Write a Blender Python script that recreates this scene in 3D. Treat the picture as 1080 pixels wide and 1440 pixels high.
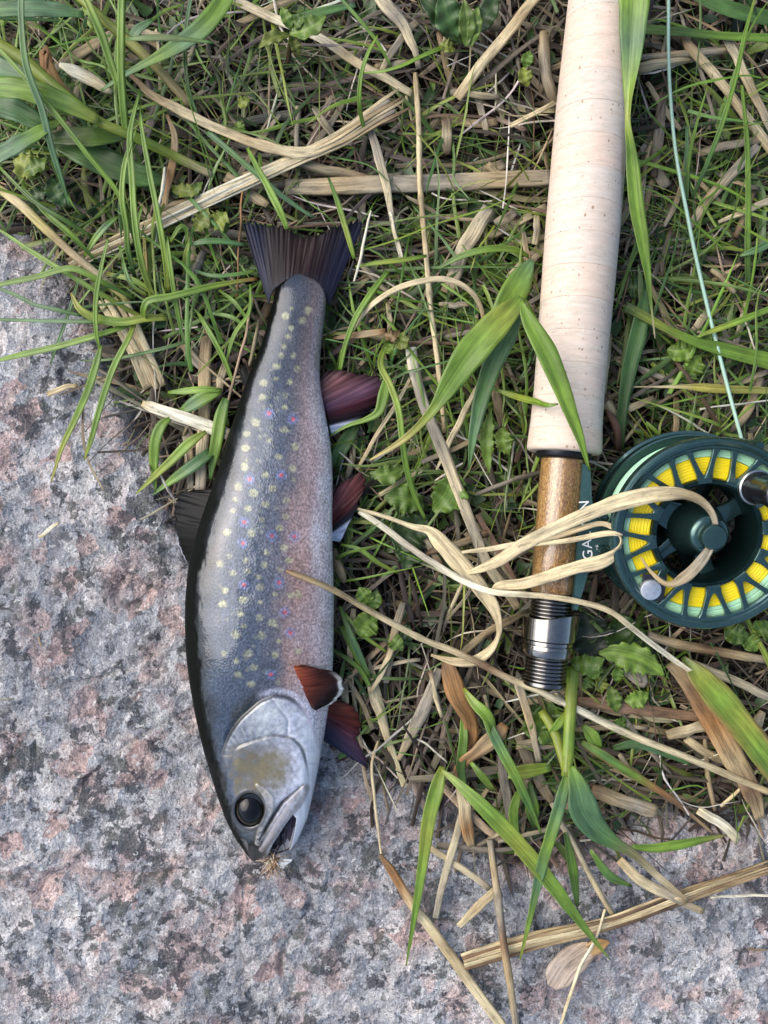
import bpy, math, random
import numpy as np
from mathutils import Vector, Matrix

random.seed(11)
RNG = np.random.default_rng(11)
SC = bpy.context.scene
for _o in list(bpy.data.objects):
    bpy.data.objects.remove(_o, do_unlink=True)
COL = SC.collection
R = math.radians

# ---------------------------------------------------------------- camera, sky, sun, exposure
CAM_H = 0.34                      # the phone was held about a third of a metre above the ground
FPX = 1083.0                      # focal length in photograph pixels (1080 x 1440)
cam_data = bpy.data.cameras.new("camera")
cam_data.sensor_fit = 'VERTICAL'
cam_data.sensor_height = 24.0
cam_data.lens = 24.0 * FPX / 1440.0
cam_data.clip_start = 0.005
cam_data.clip_end = 400.0
cam_data.dof.use_dof = True
cam_data.dof.focus_distance = CAM_H - 0.022
cam_data.dof.aperture_fstop = 14.0
cam = bpy.data.objects.new("camera", cam_data)
cam.location = (0, 0, CAM_H)
COL.objects.link(cam)
SC.camera = cam

SUN_EL, SUN_AZ = 45.0, -72.0       # degrees; azimuth measured from +Y towards +X
world = bpy.data.worlds.new("World")
SC.world = world
world.use_nodes = True
_nt = world.node_tree
_bg = _nt.nodes["Background"]
_sky = _nt.nodes.new("ShaderNodeTexSky")
_sky.sky_type = 'NISHITA'
_sky.sun_disc = False
_sky.sun_elevation = R(SUN_EL)
_sky.sun_rotation = R(SUN_AZ)
_sky.air_density = 1.0
_sky.dust_density = 2.5
_sky.ozone_density = 1.0
_nt.links.new(_sky.outputs[0], _bg.inputs[0])
_bg.inputs[1].default_value = 0.13

sun_data = bpy.data.lights.new("sun", 'SUN')
sun_data.energy = 1.5
sun_data.angle = R(62)
sun_data.color = (1.0, 0.965, 0.92)
sun = bpy.data.objects.new("sun", sun_data)
sun.rotation_euler = (R(90 - SUN_EL), 0, R(180 - SUN_AZ))
COL.objects.link(sun)

SC.view_settings.view_transform = 'Standard'
SC.view_settings.look = 'None'
SC.view_settings.gamma = 1.0
SC.view_settings.use_curve_mapping = False
SC.view_settings.exposure = 1.0
SC.cycles.max_bounces = 6
SC.cycles.diffuse_bounces = 3
SC.cycles.glossy_bounces = 3
SC.cycles.transmission_bounces = 3
SC.cycles.use_denoising = True


def P(px, py, z):
    """world point at height z (m) that the photograph shows at pixel (px, py)"""
    s = (CAM_H - z) / FPX
    return ((px - 540.0) * s, (720.0 - py) * s, z)


def to_px(x, y, z):
    s = FPX / (CAM_H - z)
    return 540.0 + x * s, 720.0 - y * s


# ---------------------------------------------------------------- small numeric helpers
def vnoise(x, y, seed=0):
    """smooth value noise, -1..1"""
    x = np.asarray(x, float); y = np.asarray(y, float)
    xi = np.floor(x).astype(np.int64); yi = np.floor(y).astype(np.int64)
    xf = x - xi; yf = y - yi
    u = xf * xf * (3 - 2 * xf); v = yf * yf * (3 - 2 * yf)

    def h(a, b):
        n = (a * 374761393 + b * 668265263 + seed * 1442695041) & 0xFFFFFFFF
        n = ((n ^ (n >> 13)) * 1274126177) & 0xFFFFFFFF
        n = n ^ (n >> 16)
        return (n & 0xFFFF) / 32767.5 - 1.0
    a = h(xi, yi); b = h(xi + 1, yi); c = h(xi, yi + 1); d = h(xi + 1, yi + 1)
    return (a * (1 - u) + b * u) * (1 - v) + (c * (1 - u) + d * u) * v


def fbm(x, y, octaves=4, seed=0, gain=0.5):
    s = 0; a = 1.0; f = 1.0
    for k in range(octaves):
        s = s + a * vnoise(x * f, y * f, seed + 17 * k)
        a *= gain; f *= 2.03
    return s


def sstep(a, b, x):
    t = np.clip((x - a) / (b - a), 0, 1)
    return t * t * (3 - 2 * t)


def poly_dist(px, py, pts):
    """distance to a polyline and the parameter 0..1 along it"""
    px = np.asarray(px, float); py = np.asarray(py, float)
    best = np.full(px.shape, 1e9); par = np.zeros(px.shape)
    n = len(pts) - 1
    for i in range(n):
        ax, ay = pts[i][0], pts[i][1]; bx, by = pts[i + 1][0], pts[i + 1][1]
        dx, dy = bx - ax, by - ay
        t = np.clip(((px - ax) * dx + (py - ay) * dy) / (dx * dx + dy * dy + 1e-9), 0, 1)
        d = np.hypot(px - ax - t * dx, py - ay - t * dy)
        m = d < best
        best = np.where(m, d, best); par = np.where(m, (i + t) / n, par)
    return best, par


def in_poly(px, py, pts):
    px = np.asarray(px, float); py = np.asarray(py, float)
    ins = np.zeros(px.shape, bool)
    n = len(pts)
    for i in range(n):
        x1, y1 = pts[i]; x2, y2 = pts[(i + 1) % n]
        c = ((y1 > py) != (y2 > py)) & (px < (x2 - x1) * (py - y1) / (y2 - y1 + 1e-12) + x1)
        ins ^= c
    return ins


def gsmooth(a, sig):
    k = np.arange(-int(3 * sig), int(3 * sig) + 1)
    g = np.exp(-0.5 * (k / sig) ** 2); g /= g.sum()
    return np.convolve(np.pad(a, len(k) // 2, mode='edge'), g, mode='valid')


# ---------------------------------------------------------------- mesh helpers
def mesh_np(name, verts, quads, cols=None, uvs=None, smooth=True):
    verts = np.asarray(verts, np.float32); quads = np.asarray(quads, np.int32)
    me = bpy.data.meshes.new(name)
    me.vertices.add(len(verts)); me.vertices.foreach_set("co", verts.ravel())
    nf, k = quads.shape
    me.loops.add(nf * k); me.loops.foreach_set("vertex_index", quads.ravel())
    me.polygons.add(nf)
    me.polygons.foreach_set("loop_start", np.arange(0, nf * k, k, dtype=np.int32))
    me.polygons.foreach_set("loop_total", np.full(nf, k, np.int32))
    me.update(calc_edges=True)
    if smooth:
        me.polygons.foreach_set("use_smooth", np.ones(nf, bool))
    _attrs(me, verts, cols, uvs)
    me.validate()
    return me


def _attrs(me, verts, cols, uvs):
    if cols is not None:
        c = np.ones((len(verts), 4), np.float32); c[:, :3] = np.asarray(cols)[:, :3]
        at = me.color_attributes.new("Col", 'FLOAT_COLOR', 'POINT')
        at.data.foreach_set("color", c.ravel())
    if uvs is not None:
        ul = me.uv_layers.new(name="UVMap")
        li = np.empty(len(me.loops), np.int32); me.loops.foreach_get("vertex_index", li)
        ul.data.foreach_set("uv", np.asarray(uvs, np.float32)[li].ravel())


def mesh_py(name, verts, faces, cols=None, uvs=None, smooth=True):
    me = bpy.data.meshes.new(name)
    me.from_pydata([tuple(v) for v in verts], [], [tuple(f) for f in faces])
    me.update()
    if smooth:
        me.polygons.foreach_set("use_smooth", np.ones(len(me.polygons), bool))
    _attrs(me, verts, cols, uvs)
    return me


def obj(name, me, mat=None, parent=None):
    o = bpy.data.objects.new(name, me)
    COL.objects.link(o)
    if mat is not None:
        me.materials.append(mat)
    if parent is not None:
        o.parent = parent
    return o


def tag(o, label, cat, group=None, kind=None):
    o["label"] = label
    if cat: o["category"] = cat
    if group: o["group"] = group
    if kind: o["kind"] = kind
    return o


def empty(name, label, cat, loc=(0, 0, 0), group=None):
    o = bpy.data.objects.new(name, None)
    o.empty_display_size = 0.01
    COL.objects.link(o)
    return tag(o, label, cat, group)


def catmull(pts, n):
    p = np.asarray(pts, float)
    if len(p) == 2:
        t = np.linspace(0, 1, n)[:, None]
        return p[0] * (1 - t) + p[1] * t
    d = np.r_[0, np.cumsum(np.maximum(np.linalg.norm(np.diff(p[:, :3], axis=0), axis=1), 1e-6) ** 0.5)]
    d /= d[-1]
    q = np.vstack([2 * p[0] - p[1], p, 2 * p[-1] - p[-2]])
    dd = np.r_[d[0] - (d[1] - d[0]), d, d[-1] + (d[-1] - d[-2])]
    out = []
    for t in np.linspace(0, 1, n):
        i = min(max(int(np.searchsorted(d, t, side='right')), 1), len(p) - 1)
        t0, t1, t2, t3 = dd[i - 1], dd[i], dd[i + 1], dd[i + 2]
        a, b, c, e = q[i - 1], q[i], q[i + 1], q[i + 2]
        A1 = (t1 - t) / (t1 - t0) * a + (t - t0) / (t1 - t0) * b
        A2 = (t2 - t) / (t2 - t1) * b + (t - t1) / (t2 - t1) * c
        A3 = (t3 - t) / (t3 - t2) * c + (t - t2) / (t3 - t2) * e
        B1 = (t2 - t) / (t2 - t0) * A1 + (t - t0) / (t2 - t0) * A2
        B2 = (t3 - t) / (t3 - t1) * A2 + (t - t1) / (t3 - t1) * A3
        out.append((t2 - t) / (t2 - t1) * B1 + (t - t1) / (t2 - t1) * B2)
    return np.asarray(out)


def frames(pts, roll):
    t = np.gradient(pts, axis=0)
    t /= np.linalg.norm(t, axis=1)[:, None] + 1e-12
    up = np.array([0, 0, 1.0])
    s = np.cross(t, up)
    n_ = np.linalg.norm(s, axis=1)
    for i in range(len(s)):
        if n_[i] < 0.15:
            s[i] = s[i - 1] if i else np.array([1.0, 0, 0])
    s /= np.linalg.norm(s, axis=1)[:, None] + 1e-12
    n = np.cross(s, t)
    c, d = np.cos(roll)[:, None], np.sin(roll)[:, None]
    return t, s * c + n * d, n * c - s * d


def col_along(cols, n):
    c = np.asarray(cols, float)
    if c.ndim == 1:
        c = c[None]
    x = np.linspace(0, 1, len(c)) if len(c) > 1 else np.array([0.0])
    t = np.linspace(0, 1, n)
    return np.stack([np.interp(t, x, c[:, k]) for k in range(3)], 1)


def ribbon(ctrl, cols, fold=0.25, thick=0.00022, ncol=5, ragged=0.06, wob=0.0, seg=None,
           edge=None, serr=None, cup=0.0, seed=0, ripple=0.0, veins=0.0, midrib=0.0):
    """ctrl: list of (px, py, z_mm, width_px[, roll_deg]) -> verts, faces, cols, uvs of a closed thin blade"""
    c = np.array([(q[0], q[1], q[2], q[3], q[4] if len(q) > 4 else 0.0) for q in ctrl], float)
    w3 = np.array([P(q[0], q[1], q[2] / 1000.0) for q in c])
    wd = c[:, 3] * (CAM_H - c[:, 2] / 1000.0) / FPX
    L = np.linalg.norm(np.diff(w3, axis=0), axis=1).sum()
    n = seg or int(np.clip(L / 0.0022, 8, 70))
    full = np.c_[w3, wd, np.radians(c[:, 4])]
    r = catmull(full, n)
    pts, wd, roll = r[:, :3], np.maximum(r[:, 3], 0.00018), r[:, 4]
    t01 = np.linspace(0, 1, n)
    so = seed * 13.7 + 3.1
    if wob:
        pts = pts + wob * np.stack([vnoise(t01 * 6, t01 * 0 + so), vnoise(t01 * 6, t01 * 0 + so + 5),
                                    0.6 * vnoise(t01 * 7, t01 * 0 + so + 9)], 1)
    tt, s, nn = frames(pts, roll)
    us = np.linspace(-1, 1, ncol)
    along = np.r_[0, np.cumsum(np.linalg.norm(np.diff(pts, axis=0), axis=1))]
    V = np.zeros((n, 2 * ncol, 3)); C = np.zeros((n, 2 * ncol, 3)); U = np.zeros((n, 2 * ncol, 2))
    base = col_along(cols, n)
    lw = wd * (1 + ragged * vnoise(t01 * L / 0.006, t01 * 0 + so + 1)) / 2
    rw = wd * (1 + ragged * vnoise(t01 * L / 0.006, t01 * 0 + so + 2)) / 2
    if serr:
        ph = (t01 * serr[0]) % 1.0
        lw = lw * (1 - serr[1] * ph); rw = rw * (1 - serr[1] * ((t01 * serr[0] + 0.3) % 1.0))
    for j, u in enumerate(us):
        half = lw if u < 0 else rw
        h = abs(u) * fold * half + cup * half * u * u
        if ripple:
            h = h + ripple * half * abs(u) * np.sin(t01 * 21 + so + 2.2 * np.sign(u))
        off = s * (u * half)[:, None] + nn * h[:, None]
        V[:, j] = pts + off + nn * (thick * 0.5)
        V[:, 2 * ncol - 1 - j] = pts + off - nn * (thick * 0.5)
        cc = base.copy()
        if edge is not None:
            k = sstep(0.45, 1.0, abs(u)) * (0.6 + 0.4 * vnoise(t01 * 9, t01 * 0 + so + u))
            cc = cc * (1 - k[:, None]) + np.asarray(edge)[None] * k[:, None]
        if midrib and abs(u) < 0.01:
            cc = cc * (1 + midrib) + np.array((.03, .03, .01)) * midrib
        if veins:
            cc = cc * (1 + veins * np.sin(t01 * 46 - abs(u) * 7.0))[:, None]
        C[:, j] = cc; C[:, 2 * ncol - 1 - j] = cc
        U[:, j, 0] = u * half * 1000; U[:, 2 * ncol - 1 - j, 0] = u * half * 1000
        U[:, j, 1] = along * 1000; U[:, 2 * ncol - 1 - j, 1] = along * 1000
    U[..., 0] += (seed * 37.3) % 500; U[..., 1] += (seed * 91.7) % 700
    k = 2 * ncol
    faces = []
    for i in range(n - 1):
        for j in range(k):
            j2 = (j + 1) % k
            faces.append((i * k + j, i * k + j2, (i + 1) * k + j2, (i + 1) * k + j))
    faces.append(tuple(range(k - 1, -1, -1)))
    faces.append(tuple((n - 1) * k + j for j in range(k)))
    return V.reshape(-1, 3), faces, C.reshape(-1, 3), U.reshape(-1, 2)


def tube(ctrl, cols, sides=8, flat=0.85, ragged=0.05, wob=0.0, seg=None, seed=0, nodes=()):
    """a stalk: ctrl (px, py, z_mm, width_px)"""
    c = np.array([q[:4] for q in ctrl], float)
    w3 = np.array([P(q[0], q[1], q[2] / 1000.0) for q in c])
    wd = c[:, 3] * (CAM_H - c[:, 2] / 1000.0) / FPX
    L = np.linalg.norm(np.diff(w3, axis=0), axis=1).sum()
    n = seg or int(np.clip(L / 0.0022, 8, 80))
    r = catmull(np.c_[w3, wd], n)
    pts, wd = r[:, :3], np.maximum(r[:, 3], 0.00015)
    t01 = np.linspace(0, 1, n); so = seed * 7.1 + 1.3
    if wob:
        pts = pts + wob * np.stack([vnoise(t01 * 6, t01 * 0 + so), vnoise(t01 * 6, t01 * 0 + so + 5), 0 * t01], 1)
    rad = wd / 2 * (1 + ragged * vnoise(t01 * L / 0.005, t01 * 0 + so))
    for nd in nodes:
        rad = rad * (1 + 0.35 * np.exp(-((t01 - nd) * L / 0.0012) ** 2))
    tt, s, nn = frames(pts, np.zeros(n))
    along = np.r_[0, np.cumsum(np.linalg.norm(np.diff(pts, axis=0), axis=1))]
    V = np.zeros((n, sides, 3)); U = np.zeros((n, sides, 2))
    for j in range(sides):
        a = 2 * math.pi * j / sides
        V[:, j] = pts + s * (math.cos(a) * rad)[:, None] + nn * (math.sin(a) * rad * flat)[:, None]
        U[:, j, 0] = math.cos(a) * rad * 1000 + (seed * 37.3) % 500
        U[:, j, 1] = along * 1000 + (seed * 91.7) % 700
    C = np.repeat(col_along(cols, n)[:, None], sides, 1)
    for nd in nodes:
        C = C * (1 - 0.45 * np.exp(-((t01 - nd) * L / 0.001) ** 2))[:, None, None]
    faces = []
    for i in range(n - 1):
        for j in range(sides):
            j2 = (j + 1) % sides
            faces.append((i * sides + j, i * sides + j2, (i + 1) * sides + j2, (i + 1) * sides + j))
    faces.append(tuple(range(sides - 1, -1, -1)))
    faces.append(tuple((n - 1) * sides + j for j in range(sides)))
    return V.reshape(-1, 3), faces, C.reshape(-1, 3), U.reshape(-1, 2)


def lathe(prof, sides=64, closed=True):
    """prof: list of (s, r) along local +Z -> verts, faces; radius 0 ends are closed by rings"""
    V = []; F = []
    for (s, r) in prof:
        for j in range(sides):
            a = 2 * math.pi * j / sides
            V.append((r * math.cos(a), r * math.sin(a), s))
    for i in range(len(prof) - 1):
        for j in range(sides):
            j2 = (j + 1) % sides
            F.append((i * sides + j, i * sides + j2, (i + 1) * sides + j2, (i + 1) * sides + j))
    if closed:
        F.append(tuple(range(sides - 1, -1, -1)))
        F.append(tuple((len(prof) - 1) * sides + j for j in range(sides)))
    return V, F


def ring(r0, r1, z0, z1, sides=96, bev=0.0004):
    """a flat washer with bevelled rims: closed loop of profile points"""
    b = bev
    prof = [(z0, r0 + b), (z0, r1 - b), (z0 + b, r1), (z1 - b, r1), (z1, r1 - b), (z1, r0 + b), (z1 - b, r0), (z0 + b, r0)]
    V = []; F = []
    for (s, r) in prof:
        for j in range(sides):
            a = 2 * math.pi * j / sides
            V.append((r * math.cos(a), r * math.sin(a), s))
    m = len(prof)
    for i in range(m):
        i2 = (i + 1) % m
        for j in range(sides):
            j2 = (j + 1) % sides
            F.append((i * sides + j, i * sides + j2, i2 * sides + j2, i2 * sides + j))
    return V, F


def xform(V, M):
    return [tuple(M @ Vector(v)) for v in V]


def sharp_edges(o, ang=35):
    """smooth shading with hard edges kept"""
    me = o.data
    import bmesh
    bm = bmesh.new(); bm.from_mesh(me)
    bmesh.ops.recalc_face_normals(bm, faces=bm.faces)
    for e in bm.edges:
        if len(e.link_faces) == 2:
            e.smooth = e.calc_face_angle(0.0) < R(ang)
    bm.to_mesh(me); bm.free()
    return o


# ---------------------------------------------------------------- materials
class NT:
    def __init__(self, name):
        self.m = bpy.data.materials.new(name); self.m.use_nodes = True
        self.t = self.m.node_tree; self.b = self.t.nodes["Principled BSDF"]
        self.out = self.t.nodes["Material Output"]

    def n(self, typ, **kw):
        x = self.t.nodes.new(typ)
        for k, v in kw.items():
            setattr(x, k, v)
        return x

    def l(self, a, b):
        self.t.links.new(a, b)

    def noise(self, vec, scale, detail=4, rough=0.55, dist=0.0):
        x = self.n("ShaderNodeTexNoise")
        x.inputs["Scale"].default_value = scale; x.inputs["Detail"].default_value = detail
        x.inputs["Roughness"].default_value = rough; x.inputs["Distortion"].default_value = dist
        if vec is not None: self.l(vec, x.inputs["Vector"])
        return x

    def voro(self, vec, scale, feature='F1', rand=1.0):
        x = self.n("ShaderNodeTexVoronoi"); x.feature = feature
        x.inputs["Scale"].default_value = scale; x.inputs["Randomness"].default_value = rand
        if vec is not None: self.l(vec, x.inputs["Vector"])
        return x

    def ramp(self, fac, stops, interp='LINEAR'):
        x = self.n("ShaderNodeValToRGB"); x.color_ramp.interpolation = interp
        e = x.color_ramp.elements
        while len(e) < len(stops): e.new(0.5)
        for q, (p, c) in zip(e, stops):
            q.position = p; q.color = (c[0], c[1], c[2], 1) if hasattr(c, '__len__') else (c, c, c, 1)
        self.l(fac, x.inputs[0]); return x.outputs[0]

    def mix(self, fac, a, b, mode='MIX'):
        x = self.n("ShaderNodeMix", data_type='RGBA', blend_type=mode)
        for s, v in ((x.inputs[0], fac), (x.inputs[6], a), (x.inputs[7], b)):
            if hasattr(v, 'links') or isinstance(v, bpy.types.NodeSocket): self.l(v, s)
            elif hasattr(v, '__len__'): s.default_value = (v[0], v[1], v[2], 1)
            else: s.default_value = v
        return x.outputs[2]

    def math(self, op, a, b=0.0):
        x = self.n("ShaderNodeMath", operation=op)
        for s, v in ((x.inputs[0], a), (x.inputs[1], b)):
            if isinstance(v, bpy.types.NodeSocket): self.l(v, s)
            else: s.default_value = v
        return x.outputs[0]

    def mapping(self, vec, scale=(1, 1, 1), rot=0.0):
        x = self.n("ShaderNodeMapping"); x.inputs["Scale"].default_value = scale
        x.inputs["Rotation"].default_value = (0, 0, rot)
        self.l(vec, x.inputs[0]); return x.outputs[0]

    def bump(self, h, strength=0.3, dist=0.001, normal=None):
        x = self.n("ShaderNodeBump"); x.inputs["Strength"].default_value = strength
        x.inputs["Distance"].default_value = dist
        self.l(h, x.inputs["Height"])
        if normal is not None: self.l(normal, x.inputs["Normal"])
        return x.outputs[0]

    def set(self, **kw):
        for k, v in kw.items():
            s = self.b.inputs[k.replace('_', ' ')]
            if isinstance(v, bpy.types.NodeSocket): self.l(v, s)
            elif hasattr(v, '__len__'): s.default_value = (v[0], v[1], v[2], 1)
            else: s.default_value = v
        return self


def mat_blade(name, trans=0.3, rough=0.38, spots=0.35):
    k = NT(name)
    a = k.n("ShaderNodeAttribute", attribute_name="Col")
    uv = k.n("ShaderNodeUVMap", uv_map="UVMap").outputs[0]
    v1 = k.noise(k.mapping(uv, (1.5, 0.03, 1)), 1.0, 4, 0.65).outputs[0]
    v2 = k.noise(k.mapping(uv, (0.35, 0.12, 1)), 1.0, 4).outputs[0]
    sp = k.noise(k.mapping(uv, (1.1, 0.5, 1)), 1.0, 3, 0.6).outputs[0]
    c = k.mix(1.0, a.outputs[0], k.ramp(v1, [(0.3, 0.62), (0.7, 1.3)]), 'MULTIPLY')
    c = k.mix(1.0, c, k.ramp(v2, [(0.3, 0.75), (0.7, 1.2)]), 'MULTIPLY')
    c = k.mix(k.ramp(sp, [(0.66, 0.0), (0.74, spots)]), c, (0.10, 0.075, 0.03))
    k.set(Base_Color=c, Roughness=rough, Specular_IOR_Level=0.5)
    k.set(Normal=k.bump(v1, 0.5, 0.0003))
    tr = k.n("ShaderNodeBsdfTranslucent"); k.l(c, tr.inputs[0])
    mx = k.n("ShaderNodeMixShader"); mx.inputs[0].default_value = trans
    k.l(k.b.outputs[0], mx.inputs[1]); k.l(tr.outputs[0], mx.inputs[2]); k.l(mx.outputs[0], k.out.inputs[0])
    return k.m


def mat_straw(name, rough=0.6):
    k = NT(name)
    a = k.n("ShaderNodeAttribute", attribute_name="Col")
    uv = k.n("ShaderNodeUVMap", uv_map="UVMap").outputs[0]
    v1 = k.noise(k.mapping(uv, (1.5, 0.03, 1)), 1.0, 5, 0.68).outputs[0]
    v2 = k.noise(k.mapping(uv, (0.5, 0.09, 1)), 1.0, 5, 0.6).outputs[0]
    sp = k.noise(k.mapping(uv, (1.6, 0.6, 1)), 1.0, 4, 0.65).outputs[0]
    c = k.mix(1.0, a.outputs[0], k.ramp(v1, [(0.30, 0.30), (0.42, 0.8), (0.55, 1.05), (0.72, 1.35)]), 'MULTIPLY')
    c = k.mix(1.0, c, k.ramp(v2, [(0.30, 0.45), (0.5, 0.95), (0.68, 1.2)]), 'MULTIPLY')
    c = k.mix(k.ramp(sp, [(0.60, 0.0), (0.70, 0.75)]), c, (0.06, 0.045, 0.03))
    k.set(Base_Color=c, Roughness=rough, Specular_IOR_Level=0.35)
    k.set(Normal=k.bump(v1, 0.8, 0.0004))
    return k.m


def mat_attr(name, rough=0.4, spec=0.5, coat=0.0, metal=0.0):
    k = NT(name)
    a = k.n("ShaderNodeAttribute", attribute_name="Col")
    k.set(Base_Color=a.outputs[0], Roughness=rough, Specular_IOR_Level=spec, Coat_Weight=coat, Coat_Roughness=0.08, Metallic=metal)
    return k.m


def mat_plain(name, col, rough=0.4, metal=0.0, spec=0.5, coat=0.0, bump=0.0, bscale=2500):
    k = NT(name)
    tc = k.n("ShaderNodeTexCoord").outputs["Object"]
    nz = k.noise(tc, bscale * 0.25, 4).outputs[0]
    c = k.mix(1.0, col, k.ramp(nz, [(0.3, 0.88), (0.7, 1.08)]), 'MULTIPLY')
    k.set(Base_Color=c, Metallic=metal, Specular_IOR_Level=spec, Coat_Weight=coat, Coat_Roughness=0.05)
    k.set(Roughness=k.ramp(nz, [(0.3, rough * 0.85), (0.7, min(1, rough * 1.2))]))
    if bump:
        k.set(Normal=k.bump(k.noise(tc, bscale, 4).outputs[0], bump, 0.0002))
    return k.m


M_GREEN = mat_blade("grass_green", 0.3)
M_LEAF = mat_blade("weed_leaf", 0.22, 0.42, 0.55)
M_STRAW = mat_straw("dry_straw")
M_LITTER = mat_straw("rotting_litter", 0.8)


# ---------------------------------------------------------------- rock edge (pixel outline, rock lies left of / below it)
EDGE = [(-900, 60), (-400, 150), (-150, 235), (0, 292), (85, 350), (135, 430), (175, 520), (222, 620), (258, 720), (330, 800), (425, 900),
        (470, 1000), (505, 1055), (560, 1085), (622, 1105), (680, 1165), (750, 1205), (850, 1180), (930, 1128),
        (1000, 1160), (1080, 1128), (1300, 1090), (1700, 1120), (2200, 1300)]
ROCK_POLY = EDGE + [(2200, 2600), (-1600, 2600), (-1600, 60)]


def rock_sd(x, y):
    """distance in metres to the rock's edge, positive on the rock"""
    px, py = 540 + x * FPX / CAM_H, 720 - y * FPX / CAM_H
    px = px + 14 * vnoise(px / 60, py / 60, 5) + 7 * vnoise(px / 22, py / 22, 6)
    py = py + 14 * vnoise(px / 60, py / 60, 7) + 7 * vnoise(px / 22, py / 22, 8)
    d, _ = poly_dist(px, py, EDGE)
    return np.where(in_poly(px, py, ROCK_POLY), d, -d) * CAM_H / FPX


def axis_grid(lo, hi, step, far, grow=1.25):
    a = list(np.arange(lo, hi + step / 2, step))
    s = step; x = a[-1]
    while x < far:
        s *= grow; x += s; a.append(x)
    s = step; x = a[0]
    while x > -far:
        s *= grow; x -= s; a.insert(0, x)
    return np.array(a)


def grid_mesh(xs, ys, zf):
    X, Y = np.meshgrid(xs, ys)
    Z = zf(X, Y)
    n, m = X.shape
    idx = np.arange(n * m).reshape(n, m)
    q = np.stack([idx[:-1, :-1], idx[:-1, 1:], idx[1:, 1:], idx[1:, :-1]], -1).reshape(-1, 4)
    return np.stack([X, Y, Z], -1).reshape(-1, 3), q


def soil_z(x, y):
    r = np.hypot(x, y)
    return -0.011 + 0.003 * fbm(x * 28, y * 28, 3, 21) + 0.0012 * fbm(x * 160, y * 160, 2, 22) - 0.012 * sstep(0.0, 0.02, rock_sd(x, y)) * (r < 2) \
        + np.minimum(r * 0.02, 0.8) * vnoise(x * 0.35, y * 0.35, 3)


def rock_z(x, y):
    sd = rock_sd(x, y)
    z = 0.0016 * fbm(x * 26, y * 26, 3, 31) + 0.0005 * fbm(x * 120, y * 120, 3, 32) + 0.0003 * np.abs(vnoise(x * 420, y * 420, 33))
    z -= 0.0022 * np.exp(-(vnoise(x * 34 + 3 * vnoise(x * 15, y * 15, 41), y * 34, 42) / 0.06) ** 2) * (vnoise(x * 12, y * 12, 43) > 0.0)
    z += -0.0009
    z = z - 0.022 * (1 - sstep(-0.012, 0.014, sd)) - 0.25 * sstep(0.45, 0.9, np.hypot(x, y))
    return z


k = NT("soil_and_far_meadow")
tc = k.n("ShaderNodeTexCoord").outputs["Object"]
n1 = k.noise(tc, 320, 6, 0.65).outputs[0]
n2 = k.noise(tc, 3.0, 5, 0.6).outputs[0]
near = k.ramp(n1, [(0.3, (0.010, 0.008, 0.006)), (0.55, (0.024, 0.018, 0.012)), (0.8, (0.05, 0.038, 0.025))])
far = k.ramp(n2, [(0.3, (0.035, 0.06, 0.016)), (0.55, (0.07, 0.085, 0.03)), (0.75, (0.13, 0.11, 0.055))])
ln = k.n("ShaderNodeVectorMath", operation='LENGTH'); k.l(tc, ln.inputs[0])
fm = k.n("ShaderNodeMapRange"); fm.inputs[1].default_value = 0.35; fm.inputs[2].default_value = 0.7
k.l(ln.outputs["Value"], fm.inputs[0])
k.set(Base_Color=k.mix(fm.outputs[0], near, far), Roughness=0.95, Specular_IOR_Level=0.2, Normal=k.bump(n1, 1.0, 0.002))
gx = axis_grid(-0.27, 0.27, 0.004, 120, 1.3); gy = axis_grid(-0.3, 0.3, 0.004, 120, 1.3)
v, q = grid_mesh(gx, gy, soil_z)
o = obj("soil_ground", mesh_np("soil_ground", v, q), k.m)
tag(o, "dark soil ground under the matted grass", None, kind="structure")

# unseen wooded rise added all round to darken low reflections on the trout's back
k = NT("added_hills_dark")
tc = k.n("ShaderNodeTexCoord").outputs["Object"]
k.set(Base_Color=k.ramp(k.noise(tc, 1.6, 6, 0.7).outputs[0], [(0.3, (0.012, 0.02, 0.008)), (0.6, (0.035, 0.055, 0.018)), (0.8, (0.06, 0.08, 0.03))]), Roughness=0.95, Specular_IOR_Level=0.1)
V = []; F = []; HN = 120
for r_, h_ in ((14, -0.6), (16, 0.8), (19, 2.2), (24, 3.8), (34, 5.6), (50, 5.0), (75, -2.0)):
    for j in range(HN):
        a = 2 * math.pi * j / HN
        b_ = 1 + 0.32 * float(fbm(math.cos(a) * 3 + r_ * .2, math.sin(a) * 3, 4, 87))
        V.append((r_ * math.cos(a), r_ * math.sin(a), h_ * b_ if h_ > 0 else h_))
for i in range(6):
    for j in range(HN):
        j2 = (j + 1) % HN
        F.append((i * HN + j, (i + 1) * HN + j, (i + 1) * HN + j2, i * HN + j2))
tag(obj("added_hills", mesh_py("added_hills", V, F), k.m), "dark wooded rise added out of view around the scene", None, kind="structure")

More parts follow.
